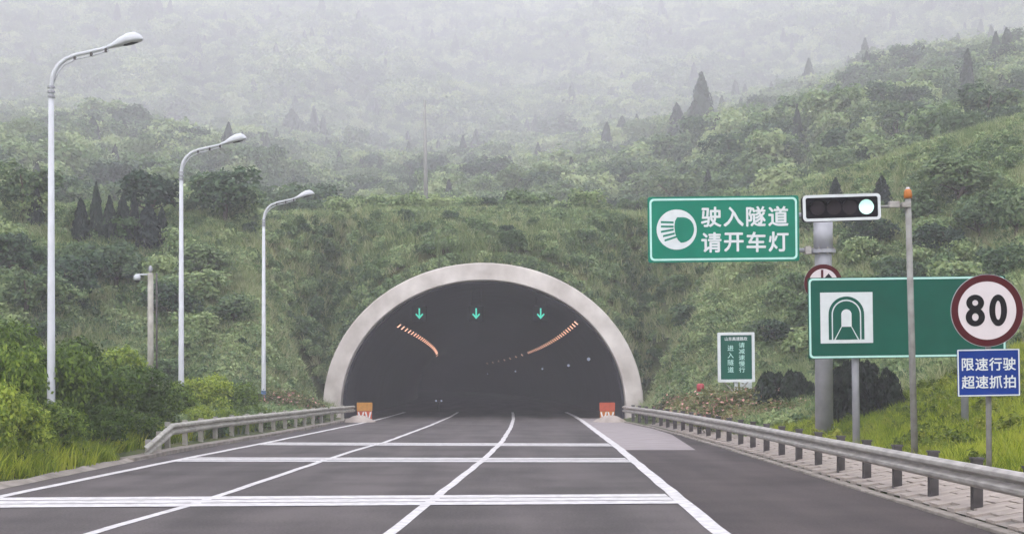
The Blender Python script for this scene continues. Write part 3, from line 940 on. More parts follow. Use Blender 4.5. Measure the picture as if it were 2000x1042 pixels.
for px in (1673, 1889):
    lx = (px - 1772) * u
    zg = zt(bx + lx, dB + 0.2)
    MB().tube([(lx, 0.19, bh / 2 - 0.1), (lx, 0.19, zg - bz - 0.3)], 0.082, 12).obj('post', M['mast'], r, smooth=True)

# traffic light pole
x, d, z0 = place(1787, 27.0)
s27 = F / 27.0
r = empty('signal_pole', (x, d, z0), rot=(0, -0.026, 0), label='thin weathered grey pole with orange cap and a side arm', cat='pole')
tz = at(0, 385, 27)[1] - z0
MB().tube([(0, 0, -0.3), (0, 0, tz)], [0.066, 0.058], 12).obj('pole', M['pole_bare'], r, smooth=True)
MB().tube([(0, 0, tz - 0.02), (0, 0, tz + 0.03), (0, 0, tz + 0.12), (0, 0, tz + 0.15)], [0.075, 0.082, 0.07, 0.045], 12).obj('cap', M['orange'], r, smooth=True)
MB().tube([(0, 0, tz + 0.14), (0, 0, tz + 0.19)], [0.045, 0.03], 10).obj('cap_top', M['sign_disc'], r, smooth=True)
az = at(0, 400, 27)[1] - z0
MB().tube([(-0.05, 0, az), (-0.62, 0, az - 0.03)], 0.028, 8).obj('arm', M['pole_bare'], r, smooth=True)
MB().box((-0.05, 0, az), (0.17, 0.17, 0.10)).obj('clamp', M['galv'], r, bevel=0.012)
MB().box((-0.27, 0.0, az + 0.015), (0.20, 0.09, 0.12)).obj('bracket', M['galv'], r, bevel=0.012)
tx, tzz = at(1644, 405, 26.85)
s = F / 26.85
r = empty('traffic_light', (tx, 26.85, tzz), rot=(0, -0.03, 0), label='black four lamp signal box with white border and green light lit', cat='traffic light')
MB().prism(rrect(152 / s, 51 / s, 0.07), 0.0, 0.16).obj('housing', M['black_panel'], r)
MB().ring(rrect(152 / s, 51.5 / s, 0.075), rrect(141 / s, 40.5 / s, 0.04), -0.012, 0.02).obj('border', M['sign_white'], r)
for k, px in enumerate((1597, 1629, 1660)):
    MB().prism(circ(14 / s, 28, (px - 1644) / s), -0.008, -0.001).obj('lens', M['lens_off'], r)
MB().prism(circ(14.5 / s, 32, (1692 - 1644) / s), -0.010, -0.001).obj('green_lens', M['signal_lit'], r)
for px in (1597, 1629, 1660, 1692):
    b = MB()
    n = 16
    cx_ = (px - 1644) / s
    vs = [(cx_ + 15.8 / s * math.cos(a), y, 15.8 / s * math.sin(a)) for y in (-0.10, -0.002) for a in np.linspace(0.35, math.pi - 0.35, n)]
    b.add(vs, [(k, k + 1, n + k + 1, n + k) for k in range(n - 1)])
    b.obj('visor', M['black_panel'], r)
MB().box((0.0, 0.22, 0), (1.3, 0.05, 0.06)).obj('back_bar', M['galv'], r)

# 80 sign and blue plate on one pole
x, d, z0 = place(1935, 22.5)
s22 = F / 22.5
r = empty('sign_pole', (x, d + 0.07, z0), rot=(0, -0.008, 0), label='thin rusty grey pole carrying the speed limit sign and blue plate', cat='pole')
MB().tube([(0, 0, -0.3), (0, 0, at(0, 560, 22.5)[1] - z0)], 0.045, 12).obj('pole', M['pole_bare'], r, smooth=True)
ex, ez = at(1928, 606, 22.4)
r = empty('speed_limit_sign', (ex, 22.4, ez), rot=(0, -0.01, 0), label='round speed limit sign with black 80 inside a dark red ring', cat='road sign')
R0 = 71 / (F / 22.4)
MB().prism(circ(R0, 72), 0, 0.02).obj('panel', M['sign_back'], r)
MB().ring(circ(R0 * 0.985, 72), circ(R0 * 0.80, 72), -0.004, -0.001).obj('ring', M['sign_red'], r)
MB().prism(circ(R0 * 0.80, 72), -0.003, -0.001).obj('disc', M['sign_disc'], r)
def oval(cx_, cz_, rx_, rz_, n=40): return [(R0 * (cx_ + rx_ * math.cos(2 * math.pi * k / n)), R0 * (cz_ + rz_ * math.sin(2 * math.pi * k / n))) for k in range(n)]
dg_ = MB().ring(oval(-0.33, 0.215, 0.245, 0.225), oval(-0.33, 0.215, 0.080, 0.078), -0.008, -0.0045)
dg_.ring(oval(-0.33, -0.175, 0.265, 0.255), oval(-0.33, -0.175, 0.090, 0.105), -0.0086, -0.0045)
dg_.obj('digit', M['sign_black'], r)
MB().ring(oval(0.30, 0.005, 0.245, 0.435), oval(0.30, 0.005, 0.080, 0.262), -0.008, -0.0045).obj('digit', M['sign_black'], r)
for z in (-0.2, 0.2):
    MB().box((0.05, 0.06, z), (0.16, 0.08, 0.05)).obj('clamp', M['galv'], r)
ex, ez = at(1931, 727, 22.4)
r = empty('speed_camera_plate', (ex, 22.4, ez), rot=(0, -0.018, 0), label='blue rectangular plate with two rows of white characters below the 80 sign', cat='road sign')
k4 = F / 22.4
bw2, bh2 = 122 / k4, 92 / k4
MB().prism(rrect(bw2, bh2, 0.015), 0, 0.018).obj('panel', M['sign_blue'], r)
MB().ring(rrect(bw2 - 0.006, bh2 - 0.006, 0.014), rrect(bw2 - 0.045, bh2 - 0.045, 0.006), -0.004, -0.001).obj('border', M['sign_white'], r)
for row, zc in (('限速行驶', 16.5), ('超速抓拍', -18)):
    for k, ch in enumerate(row):
        text_obj('character', ch, 26.5 / k4, M['sign_white'], r, ((-40.5 + k * 27) / k4, -0.005, zc / k4), bold=0.018)
for z in (-0.15, 0.15):
    MB().box((0.03, 0.06, z), (0.16, 0.08, 0.05)).obj('clamp', M['galv'], r)

# small framed green sign by the portal
dS = 52.0
k5 = F / dS
ex, ez = at(1438, 697, dS)
zg = zt(ex, dS)
r = empty('notice_sign', (ex, dS, ez), rot=(0, -0.012, 0.02), label='small upright green notice in a pale frame above the rose bushes', cat='road sign')
w5, h5 = 72 / k5, 97 / k5
MB().prism(rrect(w5 * 0.93, h5 * 0.95, 0.02), 0.01, 0.07).obj('panel', M['board_green'], r)
MB().ring(rrect(w5, h5, 0.03), rrect(w5 - 0.20, h5 - 0.20, 0.02), -0.03, 0.08).obj('frame', M['sign_white'], r)
text_obj('small_heading', '山东高速路政', 7.5 / k5, M['sign_white'], r, (0, 0.002, 36 / k5), bold=0.02)
for k, ch in enumerate('进入隧道'):
    text_obj('character', ch, 12 / k5, M['sign_mint'], r, (-11 / k5, 0.002, (18 - 14 * k) / k5), bold=0.008, sx=1.05)
for k, ch in enumerate('请减速慢行'):
    text_obj('character', ch, 10.8 / k5, M['sign_mint'], r, (11 / k5, 0.002, (23.5 - 12 * k) / k5), bold=0.008, sx=1.15)
MB().tube([(0, 0.10, h5 / 2 - 0.1), (0, 0.10, zg - ez - 0.2)], 0.07, 10).obj('post', M['sign_white'], r, smooth=True)
for s in (-1, 1):
    MB().tube([(s * 0.45, 0.09, -h5 / 2 + 0.02), (s * 0.05, 0.09, -h5 / 2 - 0.42)], 0.025, 6).obj('brace', M['galv'], r)
dx = 53.5
ex, ez = at(1457, 757, dx)
r = empty('white_cabinet', (ex, dx, zt(ex, dx)), label='small plain white box on a post beside the framed green notice', cat='box')
MB().box((0, 0, ez - zt(ex, dx)), (0.42, 0.2, 0.46)).obj('body', M['sign_white'], r, bevel=0.02)
MB().tube([(0, 0, -0.2), (0, 0, ez - zt(ex, dx) - 0.22)], 0.05, 8).obj('post', M['galv'], r)
dx = 57.0
ex, ez = at(1368, 760, dx)
zg = zt(ex, dx)
r = empty('marker_bollard', (ex, dx, zg), label='stubby marker post with faded red top and green foot beside the portal', cat='bollard')
MB().tube([(0, 0, ez - zg - 0.10), (0, 0, ez - zg + 0.18), (0, 0, ez - zg + 0.24)], [0.15, 0.15, 0.10], 12).obj('red_top', M['red'], r, smooth=True)
MB().tube([(0, 0, -0.2), (0, 0, ez - zg - 0.105)], 0.155, 12).obj('green_foot', M['green_paint'], r, smooth=True)

# surveillance camera pole on the left
dC = 50.0
x = (294 - CX) * dC / F
z0 = zt(x, dC)
kz = lambda py: at(0, py, dC)[1] - z0
r = empty('camera_pole', (x, dC, z0), label='pale pole with a white dome camera on a short side arm', cat='pole')
MB().tube([(0, 0, -0.2), (0, 0, kz(533))], [0.115, 0.10], 12).obj('pole', M['galv_pale'], r, smooth=True)
MB().tube([(0, 0, kz(533)), (0, 0, kz(527)), (0, 0, kz(522)), (0, 0, kz(518))], [0.03, 0.075, 0.06, 0.02], 10).obj('finial', M['mast'], r, smooth=True)
MB().tube([(-0.05, 0, kz(536)), (-0.44, 0, kz(536))], 0.03, 8).obj('arm', M['pole_white'], r, smooth=True)
MB().tube([(-0.47, 0, kz(535)), (-0.47, 0, kz(539)), (-0.47, 0, kz(547))], [0.05, 0.12, 0.12], 14).obj('camera_body', M['pole_white'], r, smooth=True)
MB().tube([(-0.47, 0, kz(547)), (-0.47, 0, kz(550)), (-0.47, 0, kz(551.5))], [0.10, 0.075, 0.02], 14).obj('camera_dome', M['dark'], r, smooth=True)
x2 = (306 - CX) * (dC + 0.8) / F
o = MB().tube([(0, 0, -0.2), (0, 0, at(0, 533, dC + 0.8)[1] - zt(x2, dC + 0.8))], 0.035, 8).obj('thin_post', M['post_dark'], None, smooth=True)
o.location = (x2, dC + 0.8, zt(x2, dC + 0.8))
tag(o, 'thin bare grey post close beside the camera pole', 'post')

# concrete utility pole on the crest, pale stones on the slope
x, d = (833 - CX) * 104 / F, 104.0
z0 = zt(x, d)
o = MB().tube([(0, 0, -0.3), (-0.14, 0, at(0, 195, 104)[1] - z0)], [0.18, 0.10], 12).obj('utility_pole', M['old_concrete'], None, smooth=True)
o.location = (x, d, z0)
tag(o, 'pale concrete utility pole without wires on the crest above the tunnel', 'utility pole')
for px, py, sz, lab in ((560, 559, 0.16, 'pale round stone on the grassy slope beside the tunnel rim'), (720, 517, 0.13, 'small pale stone on the slope above the tunnel rim')):
    x, d, z = hit(px, py)
    bm = bmesh.new()
    bmesh.ops.create_icosphere(bm, subdivisions=2, radius=sz)
    for v in bm.verts: v.co *= 1 + 0.25 * noise.noise(v.co * 6)
    mm = bpy.data.meshes.new('stone'); bm.to_mesh(mm); bm.free(); mm.materials.append(M['stone'])
    o = bpy.data.objects.new('stone', mm); COL.objects.link(o); o.location = (x, d, z + sz * 0.6)
    tag(o, lab, 'stone')

# ------------------------------------------------------------------ plants: prototype meshes
def unit(n, rng):
    v = rng.normal(size=(n, 3))
    return v / np.linalg.norm(v, axis=1, keepdims=True)

def leaf_mesh(name, pos, nrm, size, m, rng, aspect=1.7, axis=None, mat2=None, share2=0.0):
    "one small folded-flat diamond per leaf"
    n = len(pos)
    rv = unit(n, rng) if axis is None else np.tile(np.array(axis, float), (n, 1)) + 0.35 * unit(n, rng)
    t1 = rv - nrm * np.sum(rv * nrm, 1, keepdims=True)
    t1 /= np.maximum(np.linalg.norm(t1, axis=1, keepdims=True), 1e-6)
    t2 = np.cross(nrm, t1)
    s = (size * rng.uniform(0.6, 1.35, n))[:, None]
    a = t1 * s * aspect * 0.5
    b = t2 * s * 0.5
    v = np.stack([pos - a, pos + b, pos + a, pos - b], 1).reshape(-1, 3)
    me = bpy.data.meshes.new(name)
    me.vertices.add(4 * n); me.vertices.foreach_set('co', v.ravel())
    me.loops.add(4 * n); me.loops.foreach_set('vertex_index', np.arange(4 * n, dtype=np.int32))
    me.polygons.add(n)
    me.polygons.foreach_set('loop_start', np.arange(0, 4 * n, 4, dtype=np.int32))
    at_ = me.attributes.new('tint', 'FLOAT', 'FACE')
    at_.data.foreach_set('value', rng.uniform(0, 1, n).astype(np.float32))
    me.materials.append(m)
    if mat2:
        me.materials.append(mat2)
        me.polygons.foreach_set('material_index', (rng.random(n) < share2).astype(np.int32))
    me.update()
    return me

def crown_pts(lobes, sprigs, per, rng, spread, shell=0.72):
    L_ = np.array(lobes, float)
    wt = (L_[:, 3] * L_[:, 4] + L_[:, 4] * L_[:, 5] + L_[:, 3] * L_[:, 5])
    k = rng.choice(len(L_), sprigs, p=wt / wt.sum())
    u_ = unit(sprigs, rng)
    u_[:, 2] = np.where(u_[:, 2] < -0.5, -u_[:, 2], u_[:, 2])
    c = L_[k, :3] + u_ * L_[k, 3:] * rng.uniform(shell, 1.06, sprigs)[:, None]
    pos = np.repeat(c, per, 0) + rng.normal(size=(sprigs * per, 3)) * spread
    nr = np.repeat(u_, per, 0) + 0.9 * unit(sprigs * per, rng) + np.array([0, 0, 0.35])
    nr /= np.linalg.norm(nr, axis=1, keepdims=True)
    pos[:, 2] = np.maximum(pos[:, 2], 0.02)
    return pos, nr

def trunk_mesh(name, h, r, limbs, rng, reach):
    b = MB()
    b.tube([(0, 0, -0.25), (0.02, 0, h * 0.3), (0.05 * rng.normal(), 0.05 * rng.normal(), h * 0.65), (0.1 * rng.normal(), 0.1 * rng.normal(), h)], [r, r * 0.8, r * 0.55, r * 0.25], 7)
    for k in range(limbs):
        a = rng.uniform(0, 2 * math.pi)
        z = h * rng.uniform(0.25, 0.75)
        e = reach * rng.uniform(0.5, 0.9)
        b.tube([(0, 0, z), (e * 0.5 * math.cos(a), e * 0.5 * math.sin(a), z + e * 0.35), (e * math.cos(a), e * math.sin(a), z + e * 0.6)], [r * 0.45, r * 0.3, r * 0.1], 5)
    return b.mesh(name, M['bark'], True)

def make_plant(name, crown_me, trunk_me):
    r_ = empty(name, (0, 0, 0))
    for nm, ms in (('crown', crown_me), ('trunk', trunk_me)):
        o = bpy.data.objects.new(nm, ms); COL.objects.link(o); o.parent = r_
    return r_

def lobes_round(rng, n, R, H, z0, flat=0.8):
    out = [(0, 0, z0 + H * 0.45, R * 0.62, R * 0.62, H * 0.42)]
    for k in range(n):
        a = rng.uniform(0, 2 * math.pi); q_ = rng.uniform(0.25, 0.62) * R
        s_ = rng.uniform(0.28, 0.48) * R
        out.append((q_ * math.cos(a), q_ * math.sin(a), z0 + H * rng.uniform(0.25, 0.80), s_, s_, s_ * flat))
    return out

PROTO = {}         # kind -> list of (crown mesh, trunk mesh); unit size: 1 m tall
rp_ = np.random.default_rng(5)
def reg(kind, cm, tm): PROTO.setdefault(kind, []).append((cm, tm))
for k in range(4):      # broadleaf tree, unit height
    lb = lobes_round(rp_, 9, 0.50, 0.80, 0.17)
    p_, n_ = crown_pts(lb, 330, 7, rp_, 0.030)
    reg('tree', leaf_mesh('crown', p_, n_, 0.042, M['leaf_tree'], rp_), trunk_mesh('trunk', 0.75, 0.035, 6, rp_, 0.35))
for k in range(4):      # shrub down to the ground
    lb = lobes_round(rp_, 8, 0.62, 0.95, 0.0)
    p_, n_ = crown_pts(lb, 300, 7, rp_, 0.05, 0.65)
    reg('shrub', leaf_mesh('crown', p_, n_, 0.060, M['leaf_slope'], rp_), trunk_mesh('trunk', 0.6, 0.03, 5, rp_, 0.4))
for k in range(3):      # near, finely leaved bright bush
    lb = lobes_round(rp_, 12, 0.66, 0.95, 0.0)
    p_, n_ = crown_pts(lb, 1100, 9, rp_, 0.032, 0.62)
    reg('bush', leaf_mesh('crown', p_, n_, 0.030, M['leaf_bright'], rp_, 2.0), trunk_mesh('trunk', 0.7, 0.025, 9, rp_, 0.5))
def conifer_pts(rng, n, R, taper=1.0, z0=0.05):
    t = rng.uniform(0, 1, n) ** 0.8
    a = rng.uniform(0, 2 * np.pi, n)
    rad = R * np.where(t < 0.12, t / 0.12, (1 - t) ** taper * 1.08) * rng.uniform(0.55, 1.08, n) * (1 + 0.16 * np.sin(a * 3 + t * 19))
    pos = np.stack([rad * np.cos(a), rad * np.sin(a), z0 + t * (1 - z0)], 1)
    nr = np.stack([np.cos(a), np.sin(a), np.full(n, 0.35)], 1) + 0.6 * unit(n, rng)
    return pos, nr / np.linalg.norm(nr, axis=1, keepdims=True)
for k in range(3):
    p_, n_ = conifer_pts(rp_, 1700, (0.17, 0.21, 0.14)[k], (0.62, 0.75, 0.55)[k])
    reg('conifer', leaf_mesh('crown', p_, n_, 0.036, M['leaf_conifer'], rp_, 2.4, (0, 0, 1)), trunk_mesh('trunk', 0.9, 0.02, 0, rp_, 0.1))
for k in range(2):      # clipped dark juniper made of upright spindles
    P_, N_ = [], []
    for j in range(30):
        a = rp_.uniform(0, 2 * math.pi); q_ = 0.50 * math.sqrt(rp_.uniform(0, 1))
        h = rp_.uniform(0.90, 1.0) * (1 - 0.30 * (q_ / 0.5) ** 3)
        c, n_ = conifer_pts(rp_, 360, 0.18, 0.36, 0.02)
        c[:, 2] *= h; c[:, 0] += q_ * math.cos(a); c[:, 1] += q_ * math.sin(a)
        P_.append(c); N_.append(n_)
    P_, N_ = np.concatenate(P_), np.concatenate(N_)
    reg('juniper', leaf_mesh('crown', P_, N_, 0.042, M['leaf_juniper'], rp_, 2.2, (0, 0, 1)), trunk_mesh('trunk', 0.6, 0.03, 4, rp_, 0.3))
for k in range(2):      # sprawling rose with faded blooms
    lb = lobes_round(rp_, 9, 0.75, 0.9, 0.0)
    p_, n_ = crown_pts(lb, 520, 7, rp_, 0.075, 0.5)
    reg('rose', leaf_mesh('crown', p_, n_, 0.052, M['leaf_rose'], rp_, 1.4, None, M['petal'], 0.11), trunk_mesh('trunk', 0.6, 0.02, 8, rp_, 0.6))

def blades(name, n, h, spread, m, rng, width=0.016, lean=0.35):
    v, f = [], []
    for k in range(n):
        a = rng.uniform(0, 2 * math.pi); q_ = spread * math.sqrt(rng.uniform(0, 1))
        x, y = q_ * math.cos(a), q_ * math.sin(a)
        hh = h * rng.uniform(0.5, 1.1)
        la, ll = rng.uniform(0, 2 * math.pi), lean * hh * rng.uniform(0.2, 1.3)
        wa = rng.uniform(0, math.pi)
        wx, wy = width * math.cos(wa), width * math.sin(wa)
        b0 = len(v)
        v += [(x - wx, y - wy, -0.03), (x + wx, y + wy, -0.03), (x + ll * 0.35 * math.cos(la) + wx * 0.8, y + ll * 0.35 * math.sin(la) + wy * 0.8, hh * 0.6),
              (x + ll * 0.35 * math.cos(la) - wx * 0.8, y + ll * 0.35 * math.sin(la) - wy * 0.8, hh * 0.6), (x + ll * math.cos(la), y + ll * math.sin(la), hh)]
        f += [(b0, b0 + 1, b0 + 2, b0 + 3), (b0 + 3, b0 + 2, b0 + 4)]
    me = bpy.data.meshes.new(name)
    me.from_pydata(v, [], f)
    at_ = me.attributes.new('tint', 'FLOAT', 'FACE')
    at_.data.foreach_set('value', np.repeat(rng.uniform(0, 1, n), 2).astype(np.float32))
    me.materials.append(m)
    return me

def mk_proto_obj(name, me, loc, sc, label, cat):
    o = bpy.data.objects.new(name, me); COL.objects.link(o)
    o.location = (loc[0], loc[1], zt(*loc)); o.scale = (sc,) * 3
    return tag(o, label, cat)

def scatter(name, P, scale, protos, label, rng, tilt=0.12, sq=None):
    "one object: instances of real plants in the scene on a cloud of points"
    n = len(P)
    me = bpy.data.meshes.new(name)
    me.vertices.add(n); me.vertices.foreach_set('co', np.asarray(P, np.float32).ravel())
    a = me.attributes.new('rot', 'FLOAT_VECTOR', 'POINT')
    a.data.foreach_set('vector', np.stack([rng.normal(0, tilt, n), rng.normal(0, tilt, n), rng.uniform(0, 6.28, n)], 1).astype(np.float32).ravel())
    s3 = np.stack([scale, scale, scale if sq is None else scale * sq], 1).astype(np.float32)
    a = me.attributes.new('siz', 'FLOAT_VECTOR', 'POINT'); a.data.foreach_set('vector', s3.ravel())
    a = me.attributes.new('pick', 'INT', 'POINT'); a.data.foreach_set('value', rng.integers(0, len(protos), n).astype(np.int32))
    o = bpy.data.objects.new(name, me); COL.objects.link(o)
    ng = bpy.data.node_groups.new(name, 'GeometryNodeTree')
    ng.interface.new_socket('Geometry', in_out='INPUT', socket_type='NodeSocketGeometry')
    ng.interface.new_socket('Geometry', in_out='OUTPUT', socket_type='NodeSocketGeometry')
    N, L = ng.nodes, ng.links
    gi, go = N.new('NodeGroupInput'), N.new('NodeGroupOutput')
    ip = N.new('GeometryNodeInstanceOnPoints')
    ip.inputs['Pick Instance'].default_value = True
    jg = N.new('GeometryNodeJoinGeometry')
    for p in protos:
        parts = p if isinstance(p, (tuple, list)) else (p,)
        oi = N.new('GeometryNodeObjectInfo'); oi.transform_space = 'ORIGINAL'
        oi.inputs['Object'].default_value = parts[0]
        oi.inputs['As Instance'].default_value = True
        L.new(oi.outputs['Geometry'], jg.inputs[0])
    def named(nm, dt):
        a_ = N.new('GeometryNodeInputNamedAttribute'); a_.data_type = dt; a_.inputs['Name'].default_value = nm
        return a_.outputs['Attribute']
    e2r = N.new('FunctionNodeEulerToRotation')
    L.new(named('rot', 'FLOAT_VECTOR'), e2r.inputs[0])
    L.new(gi.outputs[0], ip.inputs['Points']); L.new(jg.outputs[0], ip.inputs['Instance'])
    L.new(e2r.outputs[0], ip.inputs['Rotation']); L.new(named('siz', 'FLOAT_VECTOR'), ip.inputs['Scale'])
    L.new(named('pick', 'INT'), ip.inputs['Instance Index'])
    L.new(ip.outputs[0], go.inputs[0])
    md = o.modifiers.new('scatter', 'NODES'); md.node_group = ng
    return tag(o, label, None, None, 'stuff')

_first = {}
def plant(kind, name, x, y, h, label, cat, group=None, var=None, wide=1.0, z=None, rz=None, rng=RNG):
    "a plant h metres tall; meshes are shared between alike plants"
    v = int(rng.integers(len(PROTO[kind]))) if var is None else var % len(PROTO[kind])
    cm, tm = PROTO[kind][v]
    r_ = empty(name, (x, y, (zt(x, y) if z is None else z) - 0.02 * h), rng.uniform(0, 6.28) if rz is None else rz, label, cat, group)
    r_.scale = (h * wide, h * wide, h)
    for nm, ms in (('crown', cm), ('trunk', tm)):
        o = bpy.data.objects.new(nm, ms); COL.objects.link(o); o.parent = r_
        if nm == 'crown' and (kind, v) not in _first: _first[(kind, v)] = o
    return r_

def plant_px(kind, name, px, pbase, hpx, label, cat, group=None, wpx=None, var=None, d=None):
    "place by where its foot meets the terrain along a line of sight"
    if d is None: x, y, z = hit(px, pbase)
    else:
        x, y = (px - CX) * d / F, d
        z = zt(x, y)
    h = hpx * y / F
    if d is not None: h = max(0.3, CAMH + (HY - (pbase - hpx)) * y / F - z)
    base_w = {'tree': 1.0, 'shrub': 1.2, 'bush': 1.3, 'conifer': 0.36, 'juniper': 1.25, 'rose': 1.5}[kind]
    wide = 1.0 if wpx is None else (wpx * y / F) / (h * base_w)
    return plant(kind, name, x, y, h, label, cat, group, var, wide, z)

# ------------------------------------------------------------------ plants: the ones that can be singled out
plant_px('tree', 'broadleaf_tree', 45, 440, 125, 'loose grey green tree on the ridge behind the lamp rising from the bushes', 'tree', wpx=150)
plant_px('tree', 'broadleaf_tree', 290, 440, 115, 'rounded green tree on the ridge left of the dense dark round tree', 'tree', wpx=160)
plant_px('tree', 'broadleaf_tree', 440, 442, 125, 'dense dark round tree on the ridge between two street lamps', 'tree', wpx=165, var=1)
plant_px('tree', 'broadleaf_tree', 20, 560, 110, 'shaggy green tree low on the slope behind the leafy bushes', 'tree', wpx=150)
for px, pb, hp, wp in ((72, 452, 85, 34), (158, 478, 90, 40), (188, 474, 118, 30), (214, 480, 96, 34), (240, 482, 100, 42), (262, 470, 92, 30), (290, 494, 96, 62), (316, 486, 80, 34)):
    plant_px('conifer', 'dark_cypress', px, pb, hp, 'small dark cypress in the clump on the ridge behind the camera pole', 'tree', 'dark cypresses on the ridge behind the camera pole', wp)
plant_px('conifer', 'slim_cypress', 580, 392, 46, 'single slim cypress on the crest beside the lamp near the tunnel', 'tree', wpx=14)
for px, pb, hp, wp, lab in ((570, 292, 78, 62, 'misty broad cypress, the wider of a pair on the left mountainside'), (613, 296, 88, 32, 'misty narrow cypress, the slimmer of a pair on the left mountainside'),
                            (1370, 292, 150, 60, 'tallest misty cypress standing alone above the headlight sign'), (1322, 292, 90, 46, 'shorter misty cypress touching the tallest one'),
                            (1557, 292, 88, 24, 'thin needle shaped cypress above the traffic light'), (1215, 306, 78, 46, 'pointed misty cypress among bushes left of the tallest one')):
    plant_px('conifer', 'mountain_cypress', px, pb, hp, lab, 'tree', wpx=wp)
for px, pb, hp in ((1425, 264, 54), (1451, 266, 54), (1474, 268, 52), (1494, 272, 58)):
    plant_px('conifer', 'row_cypress', px, pb, hp, 'one of four small cypresses standing in a row right of the tallest one', 'tree', 'four cypresses in a row', 24)
plant_px('tree', 'broadleaf_tree', 690, 335, 90, 'misty rounded tree left of the utility pole', 'tree', wpx=84)
plant_px('tree', 'broadleaf_tree', 1090, 315, 92, 'wide misty dark tree on the mountainside above the portal', 'tree', wpx=125)
plant_px('tree', 'broadleaf_tree', 770, 335, 55, 'low misty tree directly left of the utility pole', 'tree', wpx=80)
plant_px('tree', 'broadleaf_tree', 1870, 410, 112, 'big rounded light green tree above the pole with orange cap', 'tree', wpx=180, var=2)
plant_px('tree', 'broadleaf_tree', 1985, 480, 130, 'dark shaggy tree high on the slope above the 80 sign', 'tree', wpx=110)
plant_px('conifer', 'broad_cypress', 1722, 410, 66, 'broad dark cypress behind the signal arm', 'tree', wpx=44)
plant_px('conifer', 'broad_cypress', 1632, 400, 52, 'small dark cypress peeping over the traffic light', 'tree', wpx=30)

for px, pb, hp, wp, lab in ((930, 318, 66, 100, 'misty rounded tree right of the utility pole'), (1010, 345, 62, 95, 'misty bushy tree low on the mountainside above the portal crown'), (480, 338, 66, 90, 'misty rounded tree above the dense dark round tree'),
                            (1270, 345, 70, 95, 'misty dark tree just above the left end of the headlight sign'), (1655, 345, 80, 100, 'misty rounded tree above the signal arm'), (1775, 262, 70, 95, 'misty rounded tree high above the orange capped pole'),
                            (330, 262, 80, 110, 'faint rounded tree in thick mist above the blue banded lamp'), (1905, 200, 90, 100, 'faint rounded tree in mist high above the 80 sign'), (165, 300, 60, 90, 'faint bushy tree in mist beside the lamp in the bushes')):
    plant_px('tree', 'mountain_tree', px, pb, hp, lab, 'tree', wpx=wp)
for px, pb, hp, wp, lab in ((1700, 492, 84, 120, 'leafy green tree on the slope between the mast and the orange capped pole'), (1835, 520, 90, 130, 'leafy green tree on the slope above the blank end of the green board'), (1960, 566, 96, 110, 'dark leafy tree on the slope right behind the 80 sign'),
                            (1590, 470, 70, 90, 'leafy tree on the slope behind the traffic light'), (1765, 575, 80, 110, 'leafy tree rising just above the top edge of the big green board'), (1915, 475, 100, 130, 'tall leafy tree on the slope above the 80 sign'),
                            (225, 570, 105, 150, 'leafy tree on the slope between the camera pole and the dark cypresses'), (405, 560, 90, 130, 'leafy tree on the slope just right of the blue banded lamp'), (130, 610, 125, 160, 'tall leafy tree just right of the lamp standing in the bushes'),
                            (335, 640, 95, 130, 'leafy tree on the slope directly behind the blue banded lamp'), (455, 650, 85, 120, 'leafy tree on the slope just left of the lamp near the roses'), (50, 640, 120, 150, 'leafy tree left of the lamp standing in the bushes'),
                            (1345, 660, 70, 100, 'leafy shrubby tree on the slope just left of the framed green notice'), (1520, 690, 70, 100, 'leafy shrubby tree on the slope just right of the framed green notice')):
    plant_px('tree', 'slope_tree', px, pb, hp, lab, 'tree', wpx=wp)
for dd, px, w, top, lab in ((48.0, 1530, 128, 722, 'dark trimmed juniper beside the framed green notice'), (39.5, 1686, 146, 704, 'dark trimmed juniper hanging below the big green board')):
    x = (px - CX) * dd / F
    h = CAMH + (HY - top) * dd / F - zt(x, dd)
    plant('juniper', 'juniper_bush', x, dd, h * 1.06, lab, 'bush', wide=(w * dd / F) / (h * 1.22))
for k, (px, dd, h) in enumerate(((1340, 58, 0.9), (1372, 56, 1.1), (1405, 54, 1.2), (1440, 50, 1.0), (1475, 50, 1.15), (1508, 48, 1.1), (1530, 45, 0.8), (1420, 47, 0.8), (1460, 46, 0.75), (1320, 61, 1.0), (1390, 51, 0.85))):
    plant('rose', 'rose_bush', (px - CX) * dd / F, dd, h * 1.2, 'straggly rose bush with faded pink blooms behind the dark post guardrail', 'bush', 'rose bushes below the framed green notice', wide=1.35)
for k, (px, dd, h) in enumerate(((535, 60, 1.0), (560, 61, 1.2), (590, 62, 1.0), (606, 63, 0.7), (505, 60, 0.8))):
    plant('rose', 'rose_bush', (px - CX) * dd / F, dd, h * 1.2, 'straggly rose bush with faded pink blooms behind the pale guardrail', 'bush', 'rose bushes behind the pale guardrail', wide=1.3)
# bright leafy bushes in the near left
BUSH_LABELS = ['broad leafy bush at the grass verge before the lamp rising from the bushes', 'tall dense leafy bush hugging the foot of the lamp rising from the bushes', 'leafy bush just behind the lamp rising from the bushes toward the tunnel',
    'leafy bush between the lamp rising from the bushes and the camera pole', 'leafy bush in front of the foot of the camera pole', 'leafy bush between the camera pole and the blue banded lamp',
    'tallest leafy bush standing behind the thicket of the lamp in the bushes', 'leafy bush on rising ground between lamp in the bushes and the cypress clump', 'leafy bush directly behind the camera pole',
    'rounded leafy bush right behind the blue banded lamp', 'leafy bush midway between the blue banded lamp and the rose bushes', 'low leafy bush behind the rail beside the blue banded lamp',
    'low leafy bush behind the first length of pale guardrail', 'low leafy bush beside the rose bushes behind the pale guardrail', 'low leafy bush on the verge beneath the broad bush',
    'low leafy bush on the verge beneath the lamp rising from the bushes', 'low leafy bush on the verge short of the guardrail ramp', 'low leafy bush beside the guardrail end ramp', 'leafy bush at the very start of the grass verge']
